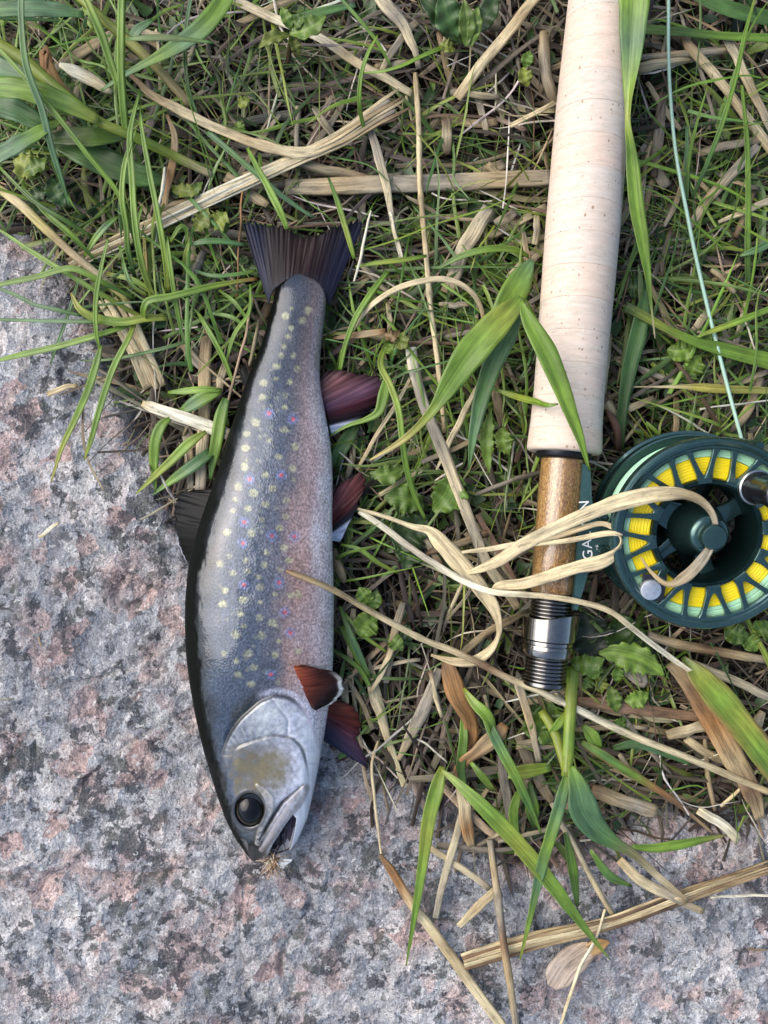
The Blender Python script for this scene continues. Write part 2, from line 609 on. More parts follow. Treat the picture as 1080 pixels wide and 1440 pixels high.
# granite
k = NT("granite")
tc = k.n("ShaderNodeTexCoord").outputs["Object"]
wv = k.n("ShaderNodeVectorMath", operation='MULTIPLY_ADD')
wn = k.noise(tc, 150, 5, 0.62)
k.l(wn.outputs["Color"], wv.inputs[0]); wv.inputs[1].default_value = (0.0075,) * 3; k.l(tc, wv.inputs[2])
wv2 = k.n("ShaderNodeVectorMath", operation='MULTIPLY_ADD')
wn2 = k.noise(tc, 600, 4, 0.7)
k.l(wn2.outputs["Color"], wv2.inputs[0]); wv2.inputs[1].default_value = (0.0026,) * 3; k.l(wv.outputs[0], wv2.inputs[2])
W = wv2.outputs[0]
cell = k.voro(W, 105)                       # feldspar and quartz crystals, 5 to 10 mm
crystal = k.ramp(cell.outputs["Color"], [(0.0, (0.488, 0.353, 0.322)), (0.16, (0.503, 0.490, 0.479)), (0.34, (0.414, 0.418, 0.429)), (0.48, (0.548, 0.511, 0.493)),
                                         (0.60, (0.326, 0.331, 0.350)), (0.72, (0.518, 0.396, 0.365)), (0.82, (0.488, 0.482, 0.486)), (0.92, (0.370, 0.331, 0.322))], 'CONSTANT')
cell2 = k.voro(W, 400)
grain = k.ramp(cell2.outputs["Color"], [(0.0, 0.60), (0.25, 0.9), (0.6, 1.08), (0.85, 1.28)], 'CONSTANT')
c = k.mix(1.0, crystal, grain, 'MULTIPLY')
n_pink = k.noise(W, 42, 4, 0.6).outputs[0]
c = k.mix(k.ramp(n_pink, [(0.51, 0.0), (0.62, 0.7)]), c, k.mix(1.0, (0.50, 0.345, 0.305), grain, 'MULTIPLY'))
n_grey = k.noise(W, 30, 4, 0.6).outputs[0]
c = k.mix(k.ramp(n_grey, [(0.50, 0.0), (0.64, 0.65)]), c, k.mix(1.0, (0.36, 0.37, 0.385), grain, 'MULTIPLY'))
spk = k.noise(tc, 1100, 6, 0.78).outputs[0]
c = k.mix(1.0, c, k.ramp(spk, [(0.32, 0.15), (0.44, 0.85), (0.56, 1.15), (0.68, 1.75)]), 'MULTIPLY')
# dark mica: clustered flakes
m1 = k.noise(W, 105, 5, 0.68).outputs[0]
big_ = k.noise(tc, 22, 3, 0.55).outputs[0]
m1b = k.math('ADD', m1, k.math('MULTIPLY', k.math('SUBTRACT', big_, 0.5), 0.62))
m2 = k.voro(W, 260).outputs["Color"]
mk1 = k.ramp(m1b, [(0.572, 0.0), (0.592, 1.0)])
mk2 = k.math('MULTIPLY', k.ramp(m2, [(0.70, 0.0), (0.71, 1.0)], 'CONSTANT'), k.ramp(k.noise(W, 36, 3).outputs[0], [(0.47, 0.0), (0.6, 1.0)]))
mk3 = k.ramp(k.noise(tc, 620, 4, 0.7).outputs[0], [(0.595, 0.0), (0.635, 0.85)])
mica = k.math('MAXIMUM', k.math('MAXIMUM', mk1, mk2), mk3)
dark = k.mix(k.ramp(k.noise(tc, 70, 3).outputs[0], [(0.45, 0.0), (0.6, 1.0)]), (0.022, 0.024, 0.030), (0.055, 0.060, 0.052))
c = k.mix(1.0, c, k.ramp(k.noise(tc, 9, 4, 0.6).outputs[0], [(0.35, (0.60, 0.61, 0.63)), (0.6, (1.0, 0.99, 0.97))]), 'MULTIPLY')
c = k.mix(mica, c, k.mix(k.ramp(spk, [(0.4, 0.95), (0.7, 0.6)]), c, dark))
fg = k.voro(W, 620)
c = k.mix(k.ramp(fg.outputs["Color"], [(0.0, 0.75), (0.10, 0.0)], 'CONSTANT'), c, (0.03, 0.032, 0.036))
c = k.mix(k.ramp(fg.outputs["Color"], [(0.0, 0.0), (0.88, 0.6)], 'CONSTANT'), c, (0.66, 0.645, 0.62))
rust = k.math('MULTIPLY', k.ramp(k.noise(tc, 24, 5, 0.65).outputs[0], [(0.62, 0.0), (0.70, 0.5)]), k.ramp(spk, [(0.4, 0.2), (0.6, 1.0)]))
c = k.mix(rust, c, (0.25, 0.11, 0.06))
hb = k.math('ADD', k.math('MULTIPLY', cell.outputs["Distance"], 60.0), k.math('MULTIPLY', spk, 0.55))
hb = k.math('ADD', hb, k.math('MULTIPLY', m1, -0.6))
hb = k.math('ADD', hb, k.math('MULTIPLY', k.noise(tc, 420, 5, 0.7).outputs[0], 1.3))
k.set(Base_Color=c, Roughness=k.ramp(spk, [(0.35, 0.42), (0.65, 0.75)]), Specular_IOR_Level=0.5, Normal=k.bump(hb, 0.5, 0.0010))
M_GRANITE = k.m
gx = axis_grid(-0.19, 0.19, 0.0014, 0.95, 1.2); gy = axis_grid(-0.25, 0.16, 0.0014, 0.95, 1.2)
v, q = grid_mesh(gx, gy, rock_z)
keep = (rock_sd(v[:, 0], v[:, 1]) > -0.016)[q].any(1)
q = q[keep]
used = np.unique(q); re_ = np.full(len(v), -1); re_[used] = np.arange(len(used))
o = obj("granite_rock", mesh_np("granite_rock", v[used], re_[q]), M_GRANITE)
tag(o, "speckled pink and grey granite rock under the fish", None, kind="structure")


# ================================================================ the trout
FZ = 0.017
FK = (CAM_H - FZ) / FPX
ST = np.array([  # y, left, right, half thickness mm, centre height mm
    (386, 415, 425, 0.8, 16.6), (389, 404, 438, 1.8, 16.4), (394, 397, 446, 2.8, 16.2), (400, 391, 452, 3.7, 16), (408, 387, 456, 4.4, 16), (423, 383, 460, 5.2, 15.5), (480, 369, 451, 7.2, 15), (533, 347, 448, 9.5, 15),
    (580, 331, 457, 12, 15.2), (630, 317, 466, 14, 15.6), (680, 301, 468, 15.6, 16.4), (730, 284, 467, 16.8, 17), (785, 268, 468, 17.6, 17.4),
    (844, 262, 470, 18, 17.6), (914, 263, 469, 18, 17.6), (948, 267, 468, 17.6, 17.3), (997, 274, 462, 16.6, 16.4), (1052, 285, 453, 15, 15),
    (1087, 294, 446, 13.6, 13.8), (1122, 303, 439, 12, 12.6), (1157, 314, 431, 10.2, 11.2), (1185, 326, 419, 8.2, 10), (1198, 333, 412, 6.6, 9.2),
    (1206, 337, 407, 5.4, 8.8), (1210, 340, 400, 4.8, 8.6), (1214, 342, 380, 3.8, 8.4), (1218, 346, 363, 2.4, 8.2), (1221, 350, 355, 0.7, 8.0)], float)
NY, NTOP, NBOT = 760, 236, 64
fy = np.linspace(386, 1221, NY)
f_l = gsmooth(np.interp(fy, ST[:, 0], ST[:, 1]), 4); f_r = gsmooth(np.interp(fy, ST[:, 0], ST[:, 2]), 4)
f_b = gsmooth(np.interp(fy, ST[:, 0], ST[:, 3]), 8) / 1000; f_c = gsmooth(np.interp(fy, ST[:, 0], ST[:, 4]), 12) / 1000
big = gsmooth(np.interp(fy, ST[:, 0], ST[:, 1]), 14); w_ = sstep(1150, 1120, fy) * sstep(410, 440, fy)
f_l = f_l * (1 - w_) + big * w_
big = gsmooth(np.interp(fy, ST[:, 0], ST[:, 2]), 14); f_r = f_r * (1 - w_) + big * w_
th = np.r_[np.linspace(0, math.pi, NTOP, endpoint=False), np.linspace(math.pi, 2 * math.pi, NBOT, endpoint=False)]
ct, stn = np.cos(th), np.sin(th)
ex = 2 / 2.25
cx_ = np.sign(ct) * np.abs(ct) ** ex; sz_ = np.sign(stn) * np.abs(stn) ** ex
FX = (f_l + f_r)[:, None] / 2 + (f_r - f_l)[:, None] / 2 * cx_[None]      # linear pixel coordinates
FYY = np.repeat(fy[:, None], len(th), 1)
TOPW = np.repeat(sstep(0.10, 0.42, stn)[None], NY, 0)
FZZ = f_c[:, None] + f_b[:, None] * np.where(sz_ > 0, sz_, 0.93 * sz_)[None]
# the head's underside is a little keeled, so the cheek is fuller towards the eye
dz = np.zeros_like(FX)
px_, py_ = FX, FYY
# pixel position as the camera sees it (used for placing features on the skin)
sx = FPX / (CAM_H - FZZ)
VX = 540 + (px_ - 540) * FK * sx; VY = 720 + (py_ - 720) * FK * sx


def edge_fn(xs, ys):
    g = np.arange(280.0, 490.0); tab = gsmooth(np.interp(g, xs, ys), 4)
    return lambda x: np.interp(x, g, tab)


op_e = edge_fn([312, 318, 324, 338, 366, 387, 408, 425, 437, 446, 452], [1065, 1046, 1033, 1013, 988, 980, 984, 998, 1020, 1050, 1090])
op_g = np.sqrt(1 + np.gradient(op_e(np.arange(300, 470)))[np.clip(VX - 300, 0, 169).astype(int)] ** 2)
op_sd = (VY - op_e(VX)) / op_g
op_in = sstep(308, 322, VX) * sstep(452, 440, VX)
op_st = op_in * sstep(436, 404, VX)
dz += 0.0008 * sstep(-3, 3.5, op_sd) * (1 - sstep(12, 70, op_sd)) * op_st
dz -= 0.0008 * np.exp(-((op_sd + 3.5) / 3.0) ** 2) * op_st
pe_e = edge_fn([326, 333, 359, 387, 411, 425, 431, 436], [1062, 1051, 1042, 1035, 1039, 1052, 1072, 1100])
pe_g = np.sqrt(1 + np.gradient(pe_e(np.arange(300, 470)))[np.clip(VX - 300, 0, 169).astype(int)] ** 2)
pe_sd = (VY - pe_e(VX)) / pe_g
pe_in = sstep(328, 340, VX) * sstep(436, 428, VX)
dz += (0.00045 * sstep(-2.5, 3, pe_sd) * (1 - sstep(8, 40, pe_sd)) - 0.0004 * np.exp(-((pe_sd + 2) / 2.0) ** 2)) * pe_in
sub_d, _ = poly_dist(VX, VY, [(383, 984), (394, 998), (405, 1012), (404, 1032)])
dz -= 0.00035 * np.exp(-(sub_d / 1.8) ** 2)
slit = [(366, 1181), (374, 1165), (385, 1147), (397, 1129), (410, 1117), (428, 1102)]
sl_d, sl_t = poly_dist(VX, VY, slit)
sl_w = np.interp(sl_t, [0, 0.2, 0.6, 1], [1.0, 2.2, 2.4, 1.0])
dz -= 0.0019 * np.exp(-(sl_d / sl_w) ** 2) * np.interp(sl_t, [0, .15, .7, 1], [.4, 1, .9, .25])
mx_d, mx_t = poly_dist(VX, VY, [(368, 1194), (376, 1184), (391, 1161), (407, 1139), (421, 1120), (429, 1108)])
mx_w = np.interp(mx_t, [0, 0.3, 0.75, 1], [4.0, 6.0, 9.5, 6])
MAX_ = sstep(1.0, 0.7, mx_d / mx_w)
dz += 0.0006 * np.clip(1 - (mx_d / mx_w) ** 2, 0, 1)
MOUTH = [(375, 1208), (384, 1188), (399, 1165), (412, 1147), (416, 1152), (414, 1168), (410, 1188), (404.5, 1206), (403, 1230), (374, 1230)]
mo_d, _ = poly_dist(VX, VY, MOUTH + MOUTH[:1]); mo_sd = np.where(in_poly(VX, VY, MOUTH), mo_d, -mo_d)
MO_ = sstep(-1.0, 2.5, mo_sd)
lip_d, lip_t = poly_dist(VX, VY, [(362, 1105), (372, 1113), (380, 1124), (380, 1137), (373, 1153), (367, 1168), (363, 1184)])
LIP_ = sstep(1.0, 0.55, lip_d / np.interp(lip_t, [0, .3, 1], [3.5, 8, 5.5]))
dz += 0.0005 * LIP_
EYE = (351.0, 1139.0, 20.5, 23.5)
er = np.hypot((VX - EYE[0]) / EYE[2], (VY - EYE[1]) / EYE[3])
dz += 0.00035 * np.exp(-((er - 1.15) / 0.12) ** 2) - 0.002 * sstep(1.05, 0.85, er)
nos = np.hypot((VX - 341) / 5.5, (VY - 1190) / 8)
dz += -0.0013 * np.exp(-nos ** 2) + 0.0004 * np.exp(-((nos - 1.5) / 0.4) ** 2)
# skin is not a perfect tube: slow dents
dz += 0.00045 * fbm(px_ / 70, py_ / 90, 3, 77) * sstep(400, 470, FYY)
zz = FZZ + dz * TOPW
zz = zz * (1 - MO_ * TOPW) + MO_ * TOPW * np.minimum(zz, 0.0050 + 0.0012 * vnoise(VX / 4, VY / 14, 9))
FV = np.stack([(px_ - 540) * FK, (720 - py_) * FK, zz], -1)

# ---- skin colour
t = np.clip((px_ - f_l[:, None]) / (f_r - f_l)[:, None], 0, 1)
t = np.where(np.repeat((stn < 0)[None], NY, 0), np.where(ct[None] > 0, 1.0, 0.0), t)
tj = t + 0.035 * fbm(px_ / 26, py_ / 34, 3, 51)
stops = [0.0, 0.10, 0.16, 0.23, 0.34, 0.5, 0.64, 0.74, 0.84, 0.93, 1.0]
bodyc = np.array([(.006, .007, .006), (.007, .008, .007), (.020, .023, .026), (.040, .056, .082), (.054, .072, .106), (.072, .088, .120),
                  (.105, .110, .135), (.215, .180, .185), (.44, .345, .34), (.70, .62, .63), (.82, .79, .80)])
C = np.stack([np.interp(tj, stops, bodyc[:, i]) for i in range(3)], -1)
tail_dark = sstep(640, 430, FYY)[..., None]
C = C * (1 - 0.5 * tail_dark) * (1 - 0.5 * sstep(412, 388, FYY)[..., None]) * (1 - tail_dark * sstep(0.6, 1.0, t)[..., None] * 0.55)
warm = sstep(0.60, 0.74, tj) * sstep(1.0, 0.86, tj) * (0.5 + 0.5 * fbm(px_ / 18, py_ / 40, 3, 61)) * sstep(560, 700, FYY) * sstep(985, 930, FYY)
C = C * (1 - 0.6 * np.clip(warm, 0, 1)[..., None]) + np.array((.40, .24, .19)) * 0.6 * np.clip(warm, 0, 1)[..., None]
body_mask = sstep(0.15, 0.22, t) * (op_sd < 0)
# small dark scale flecks
fl = vnoise(px_ / 2.3, py_ / 3.2, 71)
C = C * (1 + 0.0 * fl)[..., None]
YEL = [(570, 462), (545, 495), (615, 512), (640, 470), (570, 545), (557, 580), (540, 622), (527, 660), (577, 660), (507, 705), (595, 715), (563, 770), (505, 757), (452, 775), (545, 825), (447, 835), (542, 878), (420, 943), (540, 973), (382, 990), (477, 1017), (585, 1045), (375, 1050), (515, 1087), (430, 1105), (372, 1130), (575, 1137), (460, 1163), (580, 1185), (345, 1213), (490, 1220), (410, 1240), (332, 1265), (460, 1288), (550, 1272), (385, 1305), (325, 1315), (445, 1352), (545, 1340), (520, 1387), (295, 1405), (403, 1410)]
YEL = [(220 + a / 3, 280 + b / 3) for a, b in YEL]
YEL2 = [(285, 25), (385, 28), (445, 107), (295, 122), (518, 87), (538, 138), (362, 138), (437, 155), (258, 152), (310, 190), (415, 205), (370, 182), (420, 248), (277, 260), (480, 275), (545, 280), (575, 275), (350, 298), (420, 308), (268, 315), (340, 357), (418, 370), (355, 405), (485, 402), (320, 438), (428, 442), (497, 465), (575, 505), (372, 515), (480, 520), (275, 515), (330, 600), (395, 570), (385, 640), (325, 545), (500, 175), (470, 390)]
YEL += [(220 + a / 2.88, 740 + b / 2.88) for a, b in YEL2]
for _ in range(60):                       # faint small flecks between the spots
    _y = random.uniform(520, 960); YEL.append((np.interp(_y, fy, f_l) + (np.interp(_y, fy, f_r) - np.interp(_y, fy, f_l)) * random.uniform(.2, .62), _y))
N_BIG = len(YEL) - 60
RED = [(220 + a / 3, 280 + b / 3) for a, b in [(475, 903), (577, 928), (393, 1182), (527, 1165), (370, 1363), (487, 1420), (582, 1423)]]
RED += [(220 + a / 2.88, 740 + b / 2.88) for a, b in [(350, 68), (355, 238), (498, 228), (520, 348), (542, 432), (463, 600)]]
sj = 0.9 * vnoise(VX / 2.6, VY / 2.6, 81)
top_only = (TOPW > 0.05)
for i, (a, b) in enumerate(YEL):
    r = (3.6 + 2.4 * random.random()) * (0.75 if i % 4 == 0 else 1.0)
    d = np.hypot(VX - a, (VY - b) * random.uniform(.9, 1.3)) + sj
    if i >= N_BIG: r *= .6
    kf = sstep(r + 2.0, r - 2.0, d) * top_only * (0.28 + 0.36 * random.random()) * (.4 if i >= N_BIG else 1)
    C = C * (1 - kf[..., None]) + np.array((.42, .42, .23)) * kf[..., None]
for (a, b) in RED:
    d = np.hypot(VX - a, VY - b) + sj * 0.5
    kb = sstep(10.5, 4.5, d) * top_only * 0.42
    C = C * (1 - kb[..., None]) + np.array((.16, .21, .42)) * kb[..., None]
    kr = sstep(3.9, 1.8, d) * top_only * 0.85
    C = C * (1 - kr[..., None]) + np.array((.50, .09, .11)) * kr[..., None]


def paint(mask, col):
    global C
    mask = np.clip(mask, 0, 1) * top_only
    C = C * (1 - mask[..., None]) + np.asarray(col, float) * mask[..., None]


mott = fbm(VX / 9, VY / 9, 4, 91)
head = sstep(-1, 2, op_sd) * op_in
head = np.maximum(head, sstep(1030, 1075, VY))
# head skin: dark crown, blue-grey with sky sheen painted in, silvery lilac covers, white throat
th_ = t + 0.03 * mott
hs = [0, .14, .20, .28, .45, .6, .78, .88, 1]
hc = np.array([(.008, .009, .009), (.010, .011, .011), (.055, .065, .085), (.13, .15, .19), (.21, .225, .25), (.32, .335, .38), (.46, .475, .54), (.66, .68, .72), (.78, .79, .81)])
HC = np.stack([np.interp(th_, hs, hc[:, i]) for i in range(3)], -1)
HC = HC * (1 + 0.32 * fbm(VX / 5, VY / 5, 4, 95) * sstep(0.95, 0.8, t))[..., None]
C = C * (1 - head[..., None]) + HC * head[..., None]
paint(sstep(-16, -8, op_sd) * sstep(1, -2, op_sd) * op_in * sstep(0.45, 0.6, t) * 0.8, (.50, .50, .58))
paint(np.exp(-((op_sd + 2) / 2.8) ** 2) * op_st * 0.92, (.02, .02, .022))
paint(np.exp(-((op_sd + 9) / 9) ** 2) * sstep(318, 330, VX) * sstep(372, 355, VX) * 0.8, (.035, .034, .02))
paint(np.exp(-(np.hypot((VX - 377) / 24, (VY - 1005) / 17)) ** 2) * sstep(0, 3, op_sd) * (0.85 + 0.4 * mott), (.55, .60, .60))
paint(np.exp(-(np.hypot((VX - 383) / 26, (VY - 1078) / 26)) ** 4) * sstep(-1, 3, pe_sd) * (0.7 + 0.25 * mott), (.21, .175, .085))
paint(np.exp(-(np.hypot((VX - 345) / 22, (VY - 1085) / 26)) ** 4) * (0.75 + 0.5 * mott) * sstep(0.20, 0.34, t), (.10, .088, .065))
paint(np.exp(-((pe_sd + 1) / 2.2) ** 2) * pe_in * 0.8, (.05, .045, .045))
crown = sstep(0.20, 0.34, t + 0.03 * mott)
paint(sstep(1035, 1062, VY) * sstep(0.72, 0.5, t) * crown * (0.75 + 0.5 * mott), (.125, .112, .085))
paint(sstep(1045, 1075, VY) * sstep(1130, 1095, VY) * sstep(0.85, 0.6, t) * crown * (0.5 + 0.35 * mott), (.20, .165, .085))
paint(np.exp(-(sub_d / 1.5) ** 2) * 0.3, (.12, .12, .14))
ang_ = np.arctan2(VY - 1062, VX - 352); rad_ = np.hypot(VX - 352, VY - 1062)
stri = vnoise(ang_ * 16, rad_ / 18, 44) * sstep(0, 4, op_sd) * op_in * (pe_sd < 2)
paint(np.clip(stri, 0, 1) * 0.4, (.60, .62, .56)); paint(np.clip(-stri, 0, 1) * 0.45, (.20, .21, .27))
paint(sstep(0.2, 0.7, vnoise(VX / 2.0, VY / 2.0, 46)) * head * sstep(0.9, 0.7, t) * sstep(0.2, 0.3, t) * 0.30, (.08, .075, .07))
paint(sstep(1155, 1190, VY) * sstep(380, 366, VX) * 0.95, (.010, .011, .011))
paint(sstep(1200, 1212, VY) * sstep(380, 372, VX), (.012, .012, .011))
paint(LIP_ * (0.55 + 0.5 * vnoise(VX / 3, VY / 3, 15)), (.44, .41, .38))
paint(MAX_ * (0.7 + 0.3 * vnoise(VX / 4, VY / 4, 35)), (.34, .30, .285))
paint(np.exp(-((mx_d - mx_w) / 1.6) ** 2) * 0.45, (.10, .09, .09))
paint(np.exp(-((mx_d - 0.4 * mx_w) / 2.5) ** 2) * MAX_ * (VX + VY > 1560) * 0.3, (.2, .17, .15))
paint(np.exp(-(sl_d / (sl_w * 0.9)) ** 2) * np.interp(sl_t, [0, .15, .7, 1], [.5, 1, 1, .2]), (.012, .012, .016))
paint(MO_, (.055, .045, .06))
paint(MO_ * np.exp(-((VX - 404 - (VY - 1180) * -0.25) / 4) ** 2) * 0.7, (.22, .18, .24))
paint(np.exp(-((er - 1.12) / 0.11) ** 2) * 0.75, (.035, .035, .034))
paint(sstep(1.08, 1.0, er), (.01, .01, .01))
paint(np.exp(-(nos * 1.1) ** 2), (.006, .006, .006))
# faint creases on the pale throat
paint(sstep(0.86, 0.9, t) * (VY > 1000) * sstep(0.3, 0.6, vnoise(VX / 2.2, VY / 40, 19)) * 0.35, (.42, .40, .44))

n_, m_ = FX.shape
idx = np.arange(n_ * m_).reshape(n_, m_)
nx = np.roll(idx, -1, 1)
quads = np.stack([idx[:-1], nx[:-1], nx[1:], idx[1:]], -1).reshape(-1, 4)[:, ::-1]
FUV = np.stack([np.repeat((np.cumsum(np.r_[0, np.hypot(np.diff(cx_), np.diff(sz_) * 0.6)]) * 0.029)[None], NY, 0), FYY * FK], -1) * 1000

k = NT("trout_skin")
a = k.n("ShaderNodeAttribute", attribute_name="Col")
uv = k.n("ShaderNodeUVMap", uv_map="UVMap").outputs[0]
sep = k.n("ShaderNodeSeparateXYZ"); k.l(uv, sep.inputs[0])
sv = k.voro(k.mapping(uv, (1.0, 0.9, 1), 0.8), 1.15, 'F1', 0.85)
scale_h = k.math('SUBTRACT', 0.45, sv.outputs["Distance"])
amt = k.n("ShaderNodeAttribute", attribute_name="Scaly").outputs["Fac"]
tc = k.n("ShaderNodeTexCoord").outputs["Object"]
nz = k.noise(tc, 900, 4, 0.6).outputs[0]
mod = k.ramp(k.math('ADD', k.math('MULTIPLY', scale_h, 0.40), nz), [(0.30, 0.55), (0.54, 1.0), (0.76, 1.5)])
c = k.mix(amt, a.outputs[0], k.mix(1.0, a.outputs[0], mod, 'MULTIPLY'))
hh = k.math('MULTIPLY', scale_h, k.math('MULTIPLY', amt, 1.6))
nb = k.bump(k.math('ADD', hh, k.math('MULTIPLY', nz, 0.35)), 0.35, 0.00022)
cb = k.bump(k.math('ADD', k.noise(tc, 160, 5, 0.62).outputs[0], k.math('MULTIPLY', hh, 0.12)), 0.22, 0.0006)
wet = k.n("ShaderNodeAttribute", attribute_name="Wet").outputs["Fac"]
silver = k.n("ShaderNodeAttribute", attribute_name="Silver").outputs["Fac"]
k.set(Base_Color=c, Roughness=0.36, Specular_IOR_Level=k.math('MULTIPLY', wet, 0.12), Metallic=silver, Coat_Weight=wet, Coat_Roughness=0.05, Coat_IOR=1.5, Normal=nb)
k.l(cb, k.b.inputs["Coat Normal"])
M_SKIN = k.m
trout = empty("trout", "spotted brook trout lying on its side across the granite and grass", "fish")
me = mesh_np("body", FV.reshape(-1, 3), quads, C.reshape(-1, 3), FUV.reshape(-1, 2))
sc_a = me.attributes.new("Scaly", 'FLOAT', 'POINT')
sc_a.data.foreach_set("value", (sstep(2, -6, op_sd) * sstep(0.06, 0.2, t) * sstep(1100, 1030, FYY)).astype(np.float32).ravel())
wt_ = me.attributes.new("Wet", 'FLOAT', 'POINT')
wt_.data.foreach_set("value", (0.04 + 0.96 * sstep(0.11, 0.17, t + 0.03 * fbm(px_ / 4, py_ / 11, 3, 55))).astype(np.float32).ravel())
sl_ = me.attributes.new("Silver", 'FLOAT', 'POINT')
sl_.data.foreach_set("value", (0.30 * sstep(0.16, 0.30, t) * sstep(0.80, 0.55, t) * sstep(420, 700, FYY) * (1 - MO_) * (1 - 0.45 * np.clip(head, 0, 1))).astype(np.float32).ravel())
body = obj("body", me, M_SKIN, trout)
# close the tail end and the snout
# (both ends shrink to small loops hidden by the tail fin and the lip)


def surf_z(a, b):
    d = np.hypot(VX - a, VY - b) + 1e3 * (TOPW < 0.3)
    return float(zz.flat[int(np.argmin(d))])


M_FIN = mat_attr("fin_membrane", 0.45, 0.1, 0.12)
_t = M_FIN.node_tree; _p = _t.nodes["Principled BSDF"]; _tr = _t.nodes.new("ShaderNodeBsdfTranslucent"); _mx = _t.nodes.new("ShaderNodeMixShader"); _mx.inputs[0].default_value = 0.25
_t.links.new(_t.nodes["Attribute"].outputs[0], _tr.inputs[0]); _t.links.new(_p.outputs[0], _mx.inputs[1]); _t.links.new(_tr.outputs[0], _mx.inputs[2]); _t.links.new(_mx.outputs[0], _t.nodes["Material Output"].inputs[0])


def fin(name, base, tip, nray, colf, nu=90, nv=24, amp=0.00035, rag=0.05, thick=0.0005, belly=0.0):
    b = catmull([P(x, y, z / 1000) for x, y, z in base], nu)
    e = catmull([P(x, y, z / 1000) for x, y, z in tip], nu)
    V = []; Cc = []
    for side in (1, -1):
        for j in range(nv):
            v_ = j / (nv - 1)
            for i in range(nu):
                u_ = i / (nu - 1)
                ray = 0.9 * float(vnoise(u_ * nray * 2.3, v_ * 0.7, 4)) + 0.5 * float(vnoise(u_ * nray * 5.1, v_ * 1.1, 8))
                ext = 1 + 0.05 * float(vnoise(u_ * nray * 3.1, 7.7)) * v_ ** 3 + rag * (abs(math.sin(u_ * nray * math.pi)) - 0.5) * v_ + 0.5 * rag * float(vnoise(u_ * 30, 3.3)) * v_
                p = b[i] + (e[i] - b[i]) * v_ * ext
                p = p + np.array([0, 0, amp * ray * (0.3 + v_ * 0.7) + belly * math.sin(math.pi * v_) + 0.0005 * v_ * math.sin(u_ * 7 + 2)])
                p[2] += side * thick * (1 - 0.6 * v_) / 2
                V.append(p)
                cc = np.array(colf(u_, v_)) * (1 + 0.55 * ray * (0.4 + 0.6 * v_)) * (1 + 0.3 * float(vnoise(u_ * 60 + v_, v_ * 3, 3)))
                Cc.append(np.clip(cc, 0.003, 1))
    F = []
    off = nu * nv
    for j in range(nv - 1):
        for i in range(nu - 1):
            a_ = j * nu + i
            F.append((a_, a_ + 1, a_ + nu + 1, a_ + nu))
            F.append((off + a_, off + a_ + nu, off + a_ + nu + 1, off + a_ + 1))
    for i in range(nu - 1):
        a_ = (nv - 1) * nu + i; F.append((a_, a_ + 1, off + a_ + 1, off + a_))
        a_ = i; F.append((a_, off + a_, off + a_ + 1, a_ + 1))
    for j in range(nv - 1):
        a_ = j * nu; F.append((a_, a_ + nu, off + a_ + nu, off + a_))
        a_ = j * nu + nu - 1; F.append((a_, off + a_, off + a_ + nu, a_ + nu))
    o = obj(name, mesh_py(name, V, F, Cc), M_FIN, trout)
    return o


def lerp3(stops, x):
    xs = [s[0] for s in stops]
    return [float(np.interp(x, xs, [s[1][k_] for s in stops])) for k_ in range(3)]


def tail_c(u, v):
    c = lerp3([(0, (.020, .024, .05)), (.10, (.030, .034, .066)), (.22, (.018, .012, .014)), (.5, (.042, .022, .020)), (.7, (.030, .018, .020)), (.88, (.026, .026, .05)), (1, (.030, .034, .07))], u)
    d = float(sstep(.80, 1.0, v)); e = float(sstep(.25, 0, v))
    c = [a_ * (1 - d * .55) for a_ in c]
    return [.62 * (a_ * (1 - .4 * e) + b_ * .4 * e) for a_, b_ in zip(c, (.05, .055, .075))]


fin("tail_fin", [(378, 430, 14), (384, 410, 16.5), (405, 396, 18), (430, 393, 18), (450, 402, 16.5), (463, 430, 14)],
    [(341, 314, 15), (370, 316, 15), (400, 321, 16), (430, 333, 16), (453, 328, 16), (480, 318, 15), (512, 313, 14)], 24, tail_c, nu=150, nv=34, amp=0.00026, rag=0.05)


def anal_c(u, v):
    c = lerp3([(0, (.07, .04, .04)), (.25, (.17, .07, .075)), (.5, (.11, .055, .09)), (.64, (.045, .010, .014)), (.78, (.012, .010, .012)), (.82, (.03, .03, .04)), (.86, (.62, .65, .74)), (1, (.70, .72, .80))], u)
    d = float(sstep(.6, 1, v)) * (u < .85)
    return [a_ * (1 - .75 * d) for a_ in c]


fin("anal_fin", [(446, 536, 13), (452, 560, 13), (460, 588, 13), (466, 610, 12)],
    [(462, 521, 12), (478, 521, 13), (505, 527, 14), (536, 532, 14), (545, 545, 13), (520, 578, 11), (468, 613, 10)], 11, anal_c, amp=0.0004)


def pelv_c(u, v):
    c = lerp3([(0, (.10, .04, .04)), (.35, (.21, .07, .065)), (.58, (.10, .02, .02)), (.72, (.012, .01, .012)), (.80, (.03, .03, .04)), (.85, (.55, .58, .68)), (1, (.62, .65, .73))], u)
    d = float(sstep(.7, 1, v)) * (u < .7)
    return [a_ * (1 - .6 * d) for a_ in c]


fin("pelvic_fin", [(464, 704, 9), (464, 722, 9), (465, 742, 9), (466, 760, 8)],
    [(470, 685, 11), (484, 677, 12), (508, 667, 13), (513, 681, 12), (500, 716, 10), (478, 762, 7)], 8, pelv_c)


def pec_c(u, v):
    c = lerp3([(0, (.30, .07, .03)), (.28, (.22, .05, .028)), (.5, (.07, .02, .014)), (.75, (.014, .009, .009)), (1, (.012, .010, .010))], u * .6 + v * .45)
    w = float(sstep(.86, .93, v)) * float(sstep(.3, .55, u))
    return [a_ * (1 - w) + b_ * w for a_, b_ in zip(c, (.66, .62, .55))]


def sz(x, y, d):
    return (x, y, surf_z(x, y) * 1000 + d)


